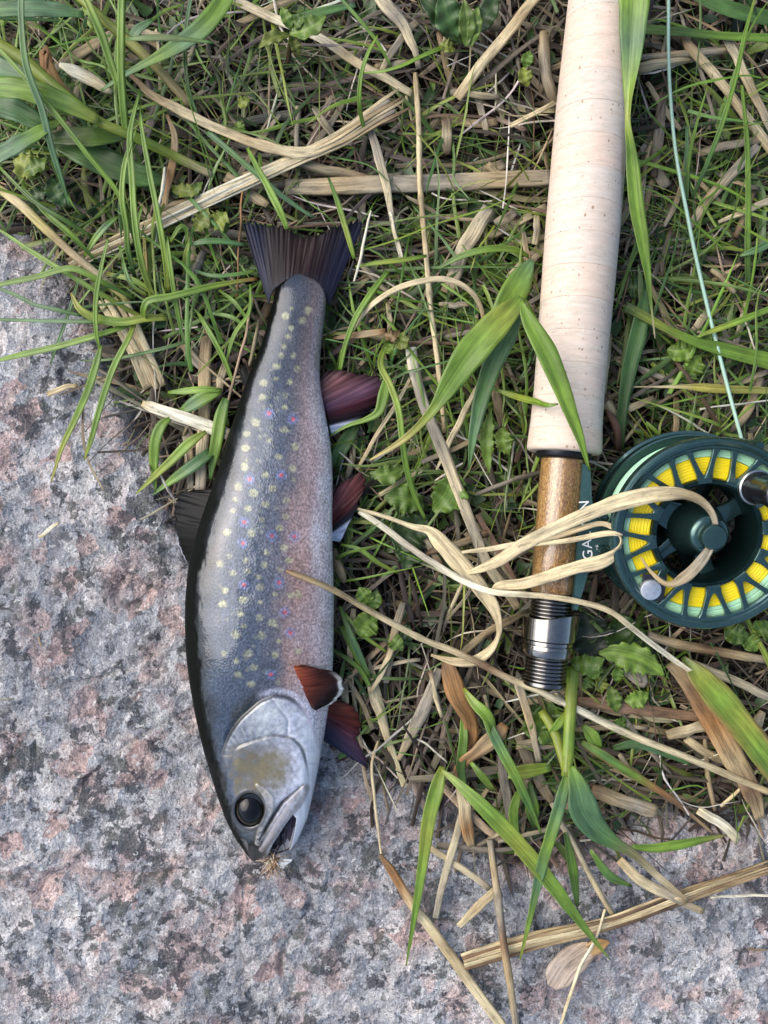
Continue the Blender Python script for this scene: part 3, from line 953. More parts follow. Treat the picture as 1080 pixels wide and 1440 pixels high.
fin("pectoral_fin", [sz(412, 936, -.3), sz(416, 946, -.3), sz(421, 960, -.4), sz(429, 978, -.4), sz(438, 995, -.4)],
    [sz(424, 934, 1.6), sz(448, 940, 3.0), (472, 947, 27), (483, 961, 25), (473, 984, 22), sz(447, 998, 1.5)], 9, pec_c, amp=0.0002, rag=0.02, belly=0.0016)


def pec2_c(u, v):
    c = lerp3([(0, (.15, .045, .025)), (.35, (.15, .03, .02)), (.6, (.06, .035, .06)), (.85, (.03, .03, .06)), (1, (.02, .02, .03))], u)
    d = float(sstep(.75, 1, v))
    return [a_ * (1 - .5 * d) for a_ in c]


fin("pectoral_fin", [(452, 986, 7), (456, 1000, 7), (455, 1015, 6), (452, 1040, 5)],
    [(478, 983, 6), (498, 996, 6), (506, 1018, 5), (503, 1040, 4), (516, 1076, 3), (458, 1043, 4)], 10, pec2_c)


def dors_c(u, v):
    c = [.004, .004, .004]
    w = float(sstep(.9, .97, v)) * float(sstep(.6, .75, u)) * .8
    return [a_ * (1 - w) + b_ * w for a_, b_ in zip(c, (.45, .48, .55))]


fin("dorsal_fin", [(302, 688, 10), (291, 715, 10), (279, 750, 10), (268, 792, 9)],
    [(272, 689, 6), (249, 697, 4), (246, 725, 3), (250, 762, 3), (265, 794, 5)], 10, dors_c, amp=0.00045)
fin("adipose_fin", [(352, 530, 12), (348, 538, 12), (345, 548, 12)], [(345, 509, 10), (339, 516, 9), (338, 532, 9)], 2, lambda u, v: (.012, .013, .011), nu=24, nv=10)

# eye: black wet dome with a thin bronze iris
ez = surf_z(EYE[0] + 34, EYE[1] + 4) - 0.0030
ex_, ey_, _ = P(EYE[0], EYE[1], ez + 0.003)


def dome(rx, ry, h, n=40, m=16, full=False):
    V = []; F = []
    for i in range(m + 1):
        a = (math.pi / 2) * i / m
        for j in range(n):
            b = 2 * math.pi * j / n
            V.append((rx * math.cos(a) * math.cos(b), ry * math.cos(a) * math.sin(b), h * math.sin(a)))
    for i in range(m):
        for j in range(n):
            j2 = (j + 1) % n
            F.append((i * n + j, i * n + j2, (i + 1) * n + j2, (i + 1) * n + j))
    return V, F


V, F = dome(EYE[2] * FK * 1.03, EYE[3] * FK * 1.03, 0.0052)
colr = []
for x, y, z in V:
    rr = math.hypot(x / (EYE[2] * FK), y / (EYE[3] * FK))
    rp = math.hypot((x + .0002) / (EYE[2] * FK * .72), (y - .0003) / (EYE[3] * FK * .72))
    if rp < 1: colr.append((.004, .004, .005))
    else:
        w = float(sstep(1.0, 1.12, rp)) * float(sstep(1.0, .86, rr))
        colr.append(tuple(np.array((.006, .006, .006)) * (1 - w) + np.array((.014, .012, .008)) * w))
kk = NT("wet_eye")
a = kk.n("ShaderNodeAttribute", attribute_name="Col")
kk.set(Base_Color=a.outputs[0], Roughness=0.05, Specular_IOR_Level=0.32)
V = xform(V, Matrix.Translation((ex_, ey_, ez)))
eye = obj("eye", mesh_py("eye", V, F, colr), kk.m, trout)
eye["label"] = "round black wet eye"


# ================================================================ fly rod: cork grip, wooden reel seat, nickel hardware
ZR = 0.025
KR = (CAM_H - ZR) / FPX
RA, RB = 846.0, 0.0835


def rod_pt(py, z=ZR):
    return Vector(((RA - RB * py - 540) * KR, (720 - py) * KR, z))


rod_d = (rod_pt(900) - rod_pt(0)).normalized()
rod_s = math.sqrt(1 + RB * RB) * KR


def rod_lathe(prof_px, sides=72, rough=0.0, seed=0, closed=True):
    """prof_px: (py, radius_px) -> verts/faces/uv in world space"""
    zax = rod_d; xax = Vector((0, 0, 1)).cross(zax).normalized(); yax = zax.cross(xax)
    V = []; U = []
    for (py, r) in prof_px:
        c = rod_pt(py)
        for j in range(sides):
            a = 2 * math.pi * j / sides
            rr = r * KR
            if rough:
                rr *= 1 + rough * float(vnoise(math.cos(a) * 2.2 + py / 25, math.sin(a) * 2.2 + seed, seed))
            V.append(c + (xax * math.cos(a) + yax * math.sin(a)) * rr)
            U.append((a * 14.8, py * rod_s * 1000))
    F = []
    m = len(prof_px)
    for i in range(m - 1):
        for j in range(sides):
            j2 = (j + 1) % sides
            F.append((i * sides + j, i * sides + j2, (i + 1) * sides + j2, (i + 1) * sides + j))
    if closed:
        F.append(tuple(range(sides - 1, -1, -1))); F.append(tuple((m - 1) * sides + j for j in range(sides)))
    return V, F, U


rod = empty("fly_rod", "fly rod with pale cork grip and wooden reel seat lying on the grass", "fishing rod")

k = NT("cork")
uv = k.n("ShaderNodeUVMap", uv_map="UVMap").outputs[0]
inf = k.n("ShaderNodeObjectInfo").outputs["Random"]
n1 = k.noise(k.mapping(uv, (0.13, 0.62, 1)), 1.0, 5, 0.62, 0.8).outputs[0]
n2 = k.noise(k.mapping(uv, (0.55, 0.42, 1)), 1.0, 5, 0.65).outputs[0]
n3 = k.noise(k.mapping(uv, (0.05, 0.16, 1)), 1.0, 2).outputs[0]
c = k.ramp(n1, [(0.25, (0.48, 0.405, 0.315)), (0.5, (0.585, 0.51, 0.425)), (0.72, (0.655, 0.59, 0.51))])
c = k.mix(k.ramp(n3, [(0.4, 0.0), (0.7, 0.5)]), c, (0.68, 0.53, 0.43))
tint = k.ramp(inf, [(0.0, (0.85, 0.78, 0.72)), (0.5, (0.97, 0.96, 0.95)), (1.0, (1.02, 0.93, 0.87))])
c = k.mix(1.0, c, tint, 'MULTIPLY')
pit = k.voro(k.mapping(uv, (0.42, 0.34, 1)), 1.0)
pitm = k.ramp(k.noise(k.mapping(uv, (0.75, 0.95, 1)), 1.0, 4, 0.7, 0.5).outputs[0], [(0.665, 0.0), (0.71, 1.0)])
_old = k.math('MULTIPLY', k.ramp(pit.outputs["Distance"], [(0.08, 1.0), (0.17, 0.0)]), k.ramp(pit.outputs["Color"], [(0.5, 0.0), (0.55, 1.0)]))
fine = k.ramp(n2, [(0.29, 0.7), (0.37, 0.0)])
crack = k.math('MULTIPLY', k.ramp(k.noise(k.mapping(uv, (0.22, 1.5, 1)), 1.0, 3, 0.5, 0.8).outputs[0], [(0.66, 0.0), (0.72, 0.6)]),
               k.ramp(k.noise(k.mapping(uv, (0.25, 0.25, 1)), 1.0, 2).outputs[0], [(0.42, 0.0), (0.58, 1.0)]))
pr = k.math('ADD', pit.outputs["Distance"], k.math('MULTIPLY', k.math('SUBTRACT', n2, 0.5), 0.5))
pth = k.ramp(k.math('SUBTRACT', pr, k.math('MULTIPLY', k.ramp(pit.outputs["Color"], [(0.5, 0.0), (1.0, 0.26)]), 1.0)), [(0.0, 1.0), (0.05, 0.0)])
dk = k.math('MAXIMUM', k.math('MAXIMUM', k.math('MULTIPLY', pth, 0.8), fine), crack)
c = k.mix(dk, c, (0.27, 0.17, 0.10))
lit = k.ramp(k.noise(k.mapping(uv, (1.5, 0.22, 1)), 1.0, 3).outputs[0], [(0.66, 0.0), (0.73, 0.5)])
c = k.mix(lit, c, (0.85, 0.79, 0.70))
hgt = k.math('SUBTRACT', k.math('MULTIPLY', n1, 0.5), dk)
k.set(Base_Color=c, Roughness=0.62, Specular_IOR_Level=0.35, Normal=k.bump(hgt, 0.4, 0.0004))
M_CORK = k.m
gy_ = [-140, -60, 0, 65, 145, 240, 320, 400, 475, 551, 600, 622, 632]
gr_ = [38, 43, 46, 48, 50.5, 51, 51.5, 50.5, 49.3, 48.6, 49.8, 51.2, 51.6]
seams = [-140, -98, -54, -10, 34, 78, 122, 166, 210, 254, 298, 342, 386, 430, 474, 518, 562, 606, 637]
for i in range(len(seams) - 1):
    a_, b_ = seams[i], seams[i + 1]
    ys_ = [a_, a_ + 0.5] + list(np.linspace(a_ + 2, b_ - 2, 9)) + [b_ - 0.5, b_]
    rs_ = [float(np.interp(y, gy_, gr_)) for y in ys_]
    rs_[0] -= 0.5; rs_[-1] -= 0.5
    if i == len(seams) - 2:
        ys_ = [a_, a_ + 0.5] + list(np.linspace(a_ + 2, 628, 9)) + [632, 635, 636.6, 637]
        rs_ = [float(np.interp(y, gy_, gr_)) for y in ys_]; rs_[0] -= 0.28
        rs_[-3] -= 1.2; rs_[-2] -= 3.0; rs_[-1] -= 5.5
    V, F, U = rod_lathe(list(zip(ys_, rs_)), 80, 0.004, i)
    sharp_edges(obj("cork_ring", mesh_py("cork_ring", V, F, None, U), M_CORK, rod), 40)

M_BLANK = mat_plain("dark_blank", (0.02, 0.016, 0.014), 0.25, coat=0.8)
V, F, U = rod_lathe([(-2600, 6), (-1200, 10), (-260, 14), (-139, 15)], 24)
obj("rod_blank", mesh_py("rod_blank", V, F, None, U), M_BLANK, rod)
M_NICKEL = mat_plain("polished_nickel", (0.29, 0.27, 0.24), 0.15, metal=1.0)
M_NICKEL_D = mat_plain("dark_nickel", (0.17, 0.16, 0.15), 0.2, metal=1.0)
M_BLACKM = mat_plain("black_check", (0.02, 0.02, 0.022), 0.3, metal=0.6)
V, F, U = rod_lathe([(633, 20), (633, 36), (634, 38.5), (643, 38), (645, 36.5), (646.5, 33), (646.5, 20)], 64)
sharp_edges(obj("winding_check", mesh_py("winding_check", V, F, None, U), M_BLACKM, rod))

k = NT("varnished_burl")
uv = k.n("ShaderNodeUVMap", uv_map="UVMap").outputs[0]
sp = k.noise(k.mapping(uv, (1.5, 0.85, 1)), 1.0, 5, 0.72, 1.2).outputs[0]
st = k.noise(k.mapping(uv, (0.30, 0.012, 1)), 1.0, 3, 0.5).outputs[0]
c = k.ramp(sp, [(0.36, (0.03, 0.013, 0.005)), (0.46, (0.17, 0.08, 0.022)), (0.54, (0.40, 0.225, 0.07)), (0.66, (0.62, 0.42, 0.19))])
c = k.mix(k.ramp(st, [(0.42, 0.0), (0.55, 0.75)]), c, k.mix(0.5, c, (0.06, 0.026, 0.008)))
k.set(Base_Color=c, Roughness=0.35, Coat_Weight=1.0, Coat_Roughness=0.09, Normal=k.bump(sp, 0.15, 0.0003))
V, F, U = rod_lathe([(646, 25), (646, 30), (647, 30.8), (700, 31), (770, 30.6), (831, 30), (833, 29), (833, 20)], 64, 0.004, 3)
sharp_edges(obj("wooden_insert", mesh_py("wooden_insert", V, F, None, U), k.m, rod))


def thread(y0, y1, r, pitch, depth):
    prof = [(y0, r - 5)]
    y = y0
    while y < y1 - pitch * 0.5:
        prof += [(y, r - depth), (y + pitch * 0.25, r - 0.2), (y + pitch * 0.5, r), (y + pitch * 0.75, r - 0.2)]
        y += pitch
    prof += [(y1, r - depth), (y1, r - 6)]
    return prof


V, F, U = rod_lathe(thread(832, 962, 29.2, 5.2, 2.2), 64)
sharp_edges(obj("threaded_barrel", mesh_py("threaded_barrel", V, F, None, U), M_NICKEL_D, rod), 80)
V, F, U = rod_lathe([(957, 20), (957, 29.8), (958, 30.4), (962, 30.2), (964, 28.6), (965, 24), (965.5, 8)], 64)
sharp_edges(obj("end_cap", mesh_py("end_cap", V, F, None, U), M_NICKEL_D, rod))

# sliding hood: polished sleeve, its mouth cut aslant towards the reel foot
zax = rod_d; xax = Vector((0, 0, 1)).cross(zax).normalized(); yax = zax.cross(xax)
if xax.x > 0:
    pass
V = []; F = []; sides = 72
rows = [("in", 29.6, 0), ("in", 36, 0), ("a", 37.2, 0), ("b", 37.2, 0), ("c", 36, 0), ("d", 30, 0)]
for nm, r, _ in rows:
    for j in range(sides):
        a = 2 * math.pi * j / sides
        dirv = xax * math.cos(a) + yax * math.sin(a)
        right = dirv.x                                   # +1 on the reel's side
        top = 868 - 10 * right if right > -0.4 else 872
        top = 868 - 9 * float(sstep(-0.7, 1.0, right)) * 1.0
        rad = r + (4.5 * max(0, right) ** 3 if nm in ("in", "a") else 0)
        py = {"in": top, "a": top + 1.0, "b": 898, "c": 899.2, "d": 899.2}[nm]
        V.append(rod_pt(py) + dirv * rad * KR)
for i in range(len(rows) - 1):
    for j in range(sides):
        j2 = (j + 1) % sides
        F.append((i * sides + j, i * sides + j2, (i + 1) * sides + j2, (i + 1) * sides + j))
sharp_edges(obj("sliding_hood", mesh_py("sliding_hood", V, F), M_NICKEL, rod))
V, F, U = rod_lathe([(899.5, 29), (899.5, 34), (900.2, 35.2), (904, 35.2), (904.6, 33.8), (905.4, 33.8), (906, 35.4), (909, 35.6), (910, 36.2), (911, 36.2)] +
                    [(911.5, 36.8), (912, 37.2), (919, 37.2), (920, 36.6), (922, 34.5), (922.5, 29)], 96)
sides = 96
for i in range(11, 14):
    for j in range(sides):
        if (i + j) % 2:
            c_ = rod_pt([899.5, 899.5, 900.2, 904, 904.6, 905.4, 906, 909, 910, 911, 911.5, 912, 919, 920, 922, 922.5][i])
            q_ = Vector(V[i * sides + j]); V[i * sides + j] = c_ + (q_ - c_) * 0.972
sharp_edges(obj("locking_ring", mesh_py("locking_ring", V, F, None, U), M_NICKEL, rod), 50)

# ================================================================ fly reel
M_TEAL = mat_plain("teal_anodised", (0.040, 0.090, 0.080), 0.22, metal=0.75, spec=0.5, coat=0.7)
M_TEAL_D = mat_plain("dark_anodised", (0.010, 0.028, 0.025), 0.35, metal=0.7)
M_KNOB = mat_plain("black_knob", (0.012, 0.012, 0.014), 0.22, spec=0.5, coat=0.4)
M_RIM_HIGHLIGHT = mat_plain("rim_highlight_grey", (0.30, 0.32, 0.33), 0.3, metal=0.9)
M_STEEL = mat_plain("brushed_steel", (0.72, 0.71, 0.69), 0.38, metal=0.9)

k = NT("wound_line_mint")
tc = k.n("ShaderNodeTexCoord").outputs["Object"]
c = k.mix(k.noise(tc, 900, 3).outputs[0], (0.30, 0.58, 0.36), (0.42, 0.70, 0.46))
k.set(Base_Color=c, Roughness=0.4, Subsurface_Weight=0.0)
M_MINT = k.m
k = NT("wound_line_yellow")
tc = k.n("ShaderNodeTexCoord").outputs["Object"]
c = k.mix(k.noise(tc, 1400, 3).outputs[0], (0.80, 0.60, 0.004), (0.90, 0.74, 0.012))
k.set(Base_Color=c, Roughness=0.5)
M_YEL = k.m

reel = empty("fly_reel", "dark green fly reel with yellow line beside the rod's wooden seat", "fishing reel")
ZF = 0.047
REEL_M = Matrix.Translation(P(999, 753, ZF)) @ Matrix.Rotation(R(9), 4, 'X') @ Matrix.Rotation(R(-2), 4, 'Y')


def rpart(name, V, F, mat, parent=None, ang=35):
    return sharp_edges(obj(name, mesh_py(name, xform(V, REEL_M), F), mat, parent or reel), ang)


mm = 0.001
# front rim of the spool: a rounded band with a lip
def closed_lathe(prof, sides=120):
    V = []; F = []
    for (r, z) in prof:
        for j in range(sides):
            a = 2 * math.pi * j / sides
            V.append((r * math.cos(a) * mm, r * math.sin(a) * mm, z * mm))
    m = len(prof)
    for i in range(m):
        i2 = (i + 1) % m
        for j in range(sides):
            j2 = (j + 1) % sides
            F.append((i * sides + j, i * sides + j2, i2 * sides + j2, i2 * sides + j))
    return V, F


V, F = closed_lathe([(32.6, -2.6), (32.6, -1.0), (33.2, -0.5), (34.0, -0.45), (34.4, 0.0), (35.6, 0.35), (36.6, 0.1), (37.2, -0.6), (37.4, -1.6), (37.3, -5.0), (36.6, -5.6), (35.4, -5.6), (35.0, -3.0)])
rim = rpart("spool_rim", V, F, M_TEAL, ang=28)
# V-shaped spokes
NV = 12


def bar(p, q, w0, w1, z0, z1, flare=1.0):
    V = []; F = []
    d = np.array(q) - np.array(p); L = np.linalg.norm(d); d /= L; nrm = np.array([-d[1], d[0]])
    ns = 9
    for s in np.linspace(0, 1, ns):
        w = (w0 * (1 - s) + w1 * s) / 2 + flare * abs(2 * s - 1) ** 4
        c_ = np.array(p) + d * L * s
        for (sg, z) in ((-1, z0), (-1, z1 - .15), (-.85, z1), (.85, z1), (1, z1 - .15), (1, z0)):
            xy = c_ + nrm * sg * w
            V.append((xy[0] * mm, xy[1] * mm, z * mm))
    kq = 6
    for i in range(ns - 1):
        for j in range(kq):
            j2 = (j + 1) % kq
            F.append((i * kq + j, i * kq + j2, (i + 1) * kq + j2, (i + 1) * kq + j))
    F.append(tuple(range(kq - 1, -1, -1))); F.append(tuple((ns - 1) * kq + j for j in range(kq)))
    return V, F


def pol(r, deg):
    return (r * math.cos(R(deg)), r * math.sin(R(deg)))


def merge(parts):
    V = []; F = []
    for v, f in parts:
        o_ = len(V); V += list(v); F += [tuple(i + o_ for i in q_) for q_ in f]
    return V, F


for i in range(NV):
    ph = 98 + i * 360 / NV
    V, F = merge([bar(pol(21.6, ph - 3.2), pol(33.2, ph - 9), 2.1, 1.5, -2.5, -0.75, 0.8), bar(pol(21.6, ph + 3.2), pol(33.2, ph + 9), 2.1, 1.5, -2.5, -0.78, 0.7),
                  bar(pol(21.8, ph - 6.5), pol(21.8, ph + 6.5), 3.2, 3.2, -2.6, -0.82, 0.2)])
    rpart("spoke", V, F, M_TEAL)
V, F = closed_lathe([(18.8, -24), (18.8, -4.2), (19.4, -3.0), (21.2, -3.0), (21.4, -4.0), (21.2, -24)])
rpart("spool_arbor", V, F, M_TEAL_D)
V, F = closed_lathe([(23.3, -27), (23.3, -25.5), (36.4, -25.5), (36.9, -26.0), (36.9, -27.5), (36.2, -28)])
rpart("spool_flange", V, F, M_TEAL)
# wound line: many coils, seen through the spokes and from the side


def coils(r0, r1, d, zf, zb, outer):
    prof = []
    n = int((r1 - r0) / d)
    for i in range(n):
        c_ = r0 + (i + .5) * d
        for a in (-60, -20, 20, 60):
            prof.append((c_ + d / 2 * math.sin(R(a)), zf - d * .5 + d / 2 * math.cos(R(a)) + 0.12 * math.sin(i * 2.3)))
    if outer:
        nz_ = int((zf - zb) / d)
        for i in range(nz_):
            z = zf - (i + .5) * d
            for a in (60, 20, -20, -60):
                prof.append((r1 - d * .5 + d / 2 * math.cos(R(a)) + .25 * math.sin(i * 1.7), z + d / 2 * math.sin(R(a))))
    else:
        prof.append((r1, zb))
    prof.append((r0, zb))
    return prof


V, F = closed_lathe(coils(21.5, 29.6, 0.42, -4.6, -24.5, False)); rpart("wound_backing", V, F, M_YEL, ang=120)
V, F = closed_lathe(coils(29.65, 33.6, 0.62, -4.0, -24.8, True)); rpart("wound_fly_line", V, F, M_MINT, ang=120)
# three arms and the hub
for a0, w in ((150, 13), (215, 7), (25, 9), (285, 7)):
    V, F = bar(pol(6, a0), pol(19.6, a0 + 4), w, w * .6, -19, -15.5, 1.5); rpart("hub_arm", V, F, M_TEAL)
V, F = lathe([(-.021, .0112), (-.0155, .0114), (-.0135, .0108), (-.011, .0094), (-.004, .0080), (-.0012, .0076), (-.0004, .0068), (.0002, .0056)], 64)
hub = rpart("hub", V, F, M_TEAL, ang=40)
V, F = lathe([(-.003, .0048), (.0032, .0050), (.0038, .0049), (.0044, .0044), (.0045, .0040)], 48)
rpart("drag_cap", V, F, M_TEAL, hub)
# frame
V, F = closed_lathe([(32.0, -34), (32.0, -32.8), (33.2, -31.0), (35.4, -30.2), (37.0, -30.2), (38.0, -31.0), (38.2, -32.2), (37.6, -33.6), (36.4, -34.2)])
frame = rpart("frame_ring", V, F, M_TEAL)
V, F = closed_lathe([(4, -33.4), (4, -32.0), (13, -32.0), (13, -33.4)])
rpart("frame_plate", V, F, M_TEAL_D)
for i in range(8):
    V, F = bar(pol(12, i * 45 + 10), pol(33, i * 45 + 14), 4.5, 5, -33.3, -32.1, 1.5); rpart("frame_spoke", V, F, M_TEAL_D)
for a0 in (172, 192, 60, 300):
    x_, y_ = pol(38.6, a0)
    V, F = lathe([(-.0325, .0018), (-.0315, .0022), (-.008, .0020), (-.0072, .0016)], 20)
    rpart("frame_pillar", [(x + x_ * mm, y + y_ * mm, z) for x, y, z in V], F, M_TEAL)
# handle and counterweight
hx, hy = pol(21.8, 49)
hx, hy = 16.0, 18.4
V, F = lathe([(-.003, .0060), (-.0004, .0068), (.0006, .0067), (.0010, .0062)], 48)
rpart("handle_rim_highlight", [(x + hx * mm, y + hy * mm, z) for x, y, z in V], F, M_RIM_HIGHLIGHT)  # grey ring added as the rim highlight of the black handle
V, F = lathe([(-.002, .0050), (-.0012, .0060), (.001, .0062), (.0025, .0054), (.006, .0050), (.014, .0056), (.019, .0062), (.0215, .0060), (.0225, .0050), (.0228, .002)], 48)
rpart("handle", [(x + hx * mm, y + hy * mm, z) for x, y, z in V], F, M_KNOB)
cxw, cyw = -21.2, -21.6
V, F = lathe([(-.003, .0040), (-.0004, .0041), (.0002, .0039), (.00035, .0034)], 40)
rpart("counterweight", [(x + cxw * mm, y + cyw * mm, z) for x, y, z in V], F, M_STEEL)
V, F = bar(pol(25, 219), pol(33, 232), 9, 9, -2.7, -1.0, 0); rpart("counterweight_pad", V, F, M_KNOB)

# reel foot along the seat, with the maker's name
foot_out = [(819.5, 651), (830, 655), (832.5, 700), (836, 722), (846, 738), (872, 744), (874, 782), (848, 789), (830, 797), (812, 859), (806.5, 858), (810, 800), (815, 720)]
V = []; F = []
zt, zb = 0.0335, 0.0215
ct_ = np.mean([P(x, y, zt) for x, y in foot_out], 0)
for (z, sh) in ((zb, 0), (zt - .0005, 0), (zt, .0004)):
    for (x, y) in foot_out:
        p = np.array(P(x, y, zt)); p[2] = z
        dlt = ct_ - p; dlt[2] = 0
        p = p + dlt / (np.linalg.norm(dlt) + 1e-9) * sh
        V.append(tuple(p))
m = len(foot_out)
for i in range(2):
    for j in range(m):
        j2 = (j + 1) % m
        F.append((i * m + j, i * m + j2, (i + 1) * m + j2, (i + 1) * m + j))
F.append(tuple(range(m - 1, -1, -1))); F.append(tuple(2 * m + j for j in range(m)))
foot = sharp_edges(obj("reel_foot", mesh_py("reel_foot", V, F, smooth=False), mat_plain("teal_foot", (0.045, 0.105, 0.10), 0.42, metal=0.55), reel))
M_WHITE = mat_plain("engraved_white", (0.8, 0.8, 0.78), 0.6)


def text_mesh(body, size, px, py, z, rot, mat, parent, name):
    cu = bpy.data.curves.new(name, 'FONT'); cu.body = body; cu.size = size; cu.extrude = 0.00004
    cu.space_character = 1.12
    tmp = bpy.data.objects.new(name, cu); COL.objects.link(tmp)
    bpy.context.view_layer.update()
    me = bpy.data.meshes.new_from_object(tmp.evaluated_get(bpy.context.evaluated_depsgraph_get()))
    bpy.data.objects.remove(tmp, do_unlink=True)
    x, y, _ = P(px, py, z)
    me.transform(Matrix.Translation((x, y, z)) @ Matrix.Rotation(rot, 4, 'Z'))
    me.name = name
    return obj(name, me, mat, parent)


text_mesh("GALVAN", 0.0056, 833.5, 787, zt + .00006, R(94), M_WHITE, foot, "maker_lettering")
text_mesh("\u2261F", 0.0021, 843.5, 774, zt + .00006, R(94), M_WHITE, foot, "small_lettering")

# ---- fly line running in from above
k = NT("fly_line_mint")
k.set(Base_Color=(0.30, 0.46, 0.35), Roughness=0.35)
M_LINE = k.m
ln = [(938, -60, 20, 6), (940, 0, 20, 6), (940, 70, 19, 6), (943, 140, 18, 6), (951, 220, 17, 6), (966, 300, 16, 6.5), (976, 350, 15, 6.5), (992, 420, 14, 6.5), (1008, 485, 14, 6.5),
      (1022, 540, 15, 6.5), (1034, 585, 17, 6.5), (1044, 622, 22, 6.2), (1052, 655, 30, 6), (1049, 690, 34, 6)]
ln = [(a_, b_, c_, w_ * .8) for a_, b_, c_, w_ in ln]
V, F, C_, U = tube(ln, (.36, .62, .45), sides=12, flat=1.0, ragged=0.0, seg=140)
o = obj("fly_line", mesh_py("fly_line", V, F), M_LINE)
tag(o, "thin mint green fly line running down to the reel from the top", "fishing line")

# ---- artificial fly hooked in the mouth
fly = empty("fishing_fly", "small brown and white feathered fly hooked at the trout's lip", "fishing fly")
M_FLY = mat_attr("hackle_fibre", 0.6, 0.3)
fz = 10.5
for i in range(95):
    a = random.gauss(-1.7, .75) if i % 3 else random.gauss(1.2, .8)
    L = random.uniform(9, 25)
    bx, by = 383 + random.uniform(-3, 4), 1211 + random.uniform(-6, 8)
    ca, sa = math.cos(a), -math.sin(a)
    col = random.choice([(.45, .30, .16), (.30, .17, .08), (.62, .52, .38), (.12, .08, .05), (.55, .45, .32)])
    z0 = fz + random.uniform(-1.5, 2)
    V, F, C_, U = tube([(bx, by, z0, 1.2), (bx + ca * L * .5, by + sa * L * .5, z0 + random.uniform(-1, 3)+ 0.0, 1.0), (bx + ca * L + random.uniform(-4, 4), by + sa * L, z0 + random.uniform(-3, 3), .3)], col, sides=4, seg=5, seed=i)
    obj("hackle", mesh_py("hackle", V, F, C_), M_FLY, fly)
V, F, C_, U = tube([(386, 1196, 8, 4), (384, 1205, 9, 6), (383, 1214, 9, 5), (383, 1219, 9, 3)], [(.06, .07, .10), (.10, .14, .28), (.2, .12, .06)], seg=14)
obj("fly_body", mesh_py("fly_body", V, F, C_), M_FLY, fly)
V, F, C_, U = ribbon([(388, 1218, 10, 5, 10), (396, 1214, 10.5, 12, 20), (405, 1211, 10, 8, 0), (411, 1209, 9.5, 2, 0)], (.72, .74, .70), fold=.2, ragged=.3, seg=14)
obj("wing_tuft", mesh_py("wing_tuft", V, F, C_), M_FLY, fly)
V, F, C_, U = tube([(383, 1219, 9, 1.6), (386, 1206, 7, 1.6), (392, 1192, 6, 1.6), (398, 1186, 7, 1.6), (401, 1192, 8, 1.3), (400, 1197, 8.5, .6)], (.03, .03, .03), sides=6, seg=24)
obj("hook", mesh_py("hook", V, F, C_), M_NICKEL_D, fly)


# ================================================================ vegetation
def fish_foot(px, py, pad=0):
    l = np.interp(py, fy, f_l); r = np.interp(py, fy, f_r)
    return (px > l - pad) & (px < r + pad) & (py > 392 - pad) & (py < 1221 + pad)


def clamp_z(x, y, z):
    """press the mat down where the trout, the rod and the reel lie on it"""
    px, py = to_px(x, y, np.minimum(z, 0.02))
    m1 = fish_foot(px, py, 6)
    m2 = (np.abs(px - (RA - RB * py)) < 56) & (py < 970)
    m3 = np.hypot(px - 985, py - 748) < 150
    m4 = (px > 338) & (px < 516) & (py > 308) & (py < 440)
    z = np.where(m1 | m2, np.minimum(z, 0.0035), z)
    z = np.where(m3, np.minimum(z, 0.006), z)
    m5 = ((px > 440) & (px < 552) & (py > 508) & (py < 620)) | ((px > 458) & (px < 520) & (py > 660) & (py < 768)) | ((px > 440) & (px < 522) & (py > 930) & (py < 1080)) | ((px > 240) & (px < 300) & (py > 682) & (py < 795))
    z = np.where(m5, np.minimum(z, 0.003), z)
    return np.where(m4, np.minimum(z, 0.010), z)


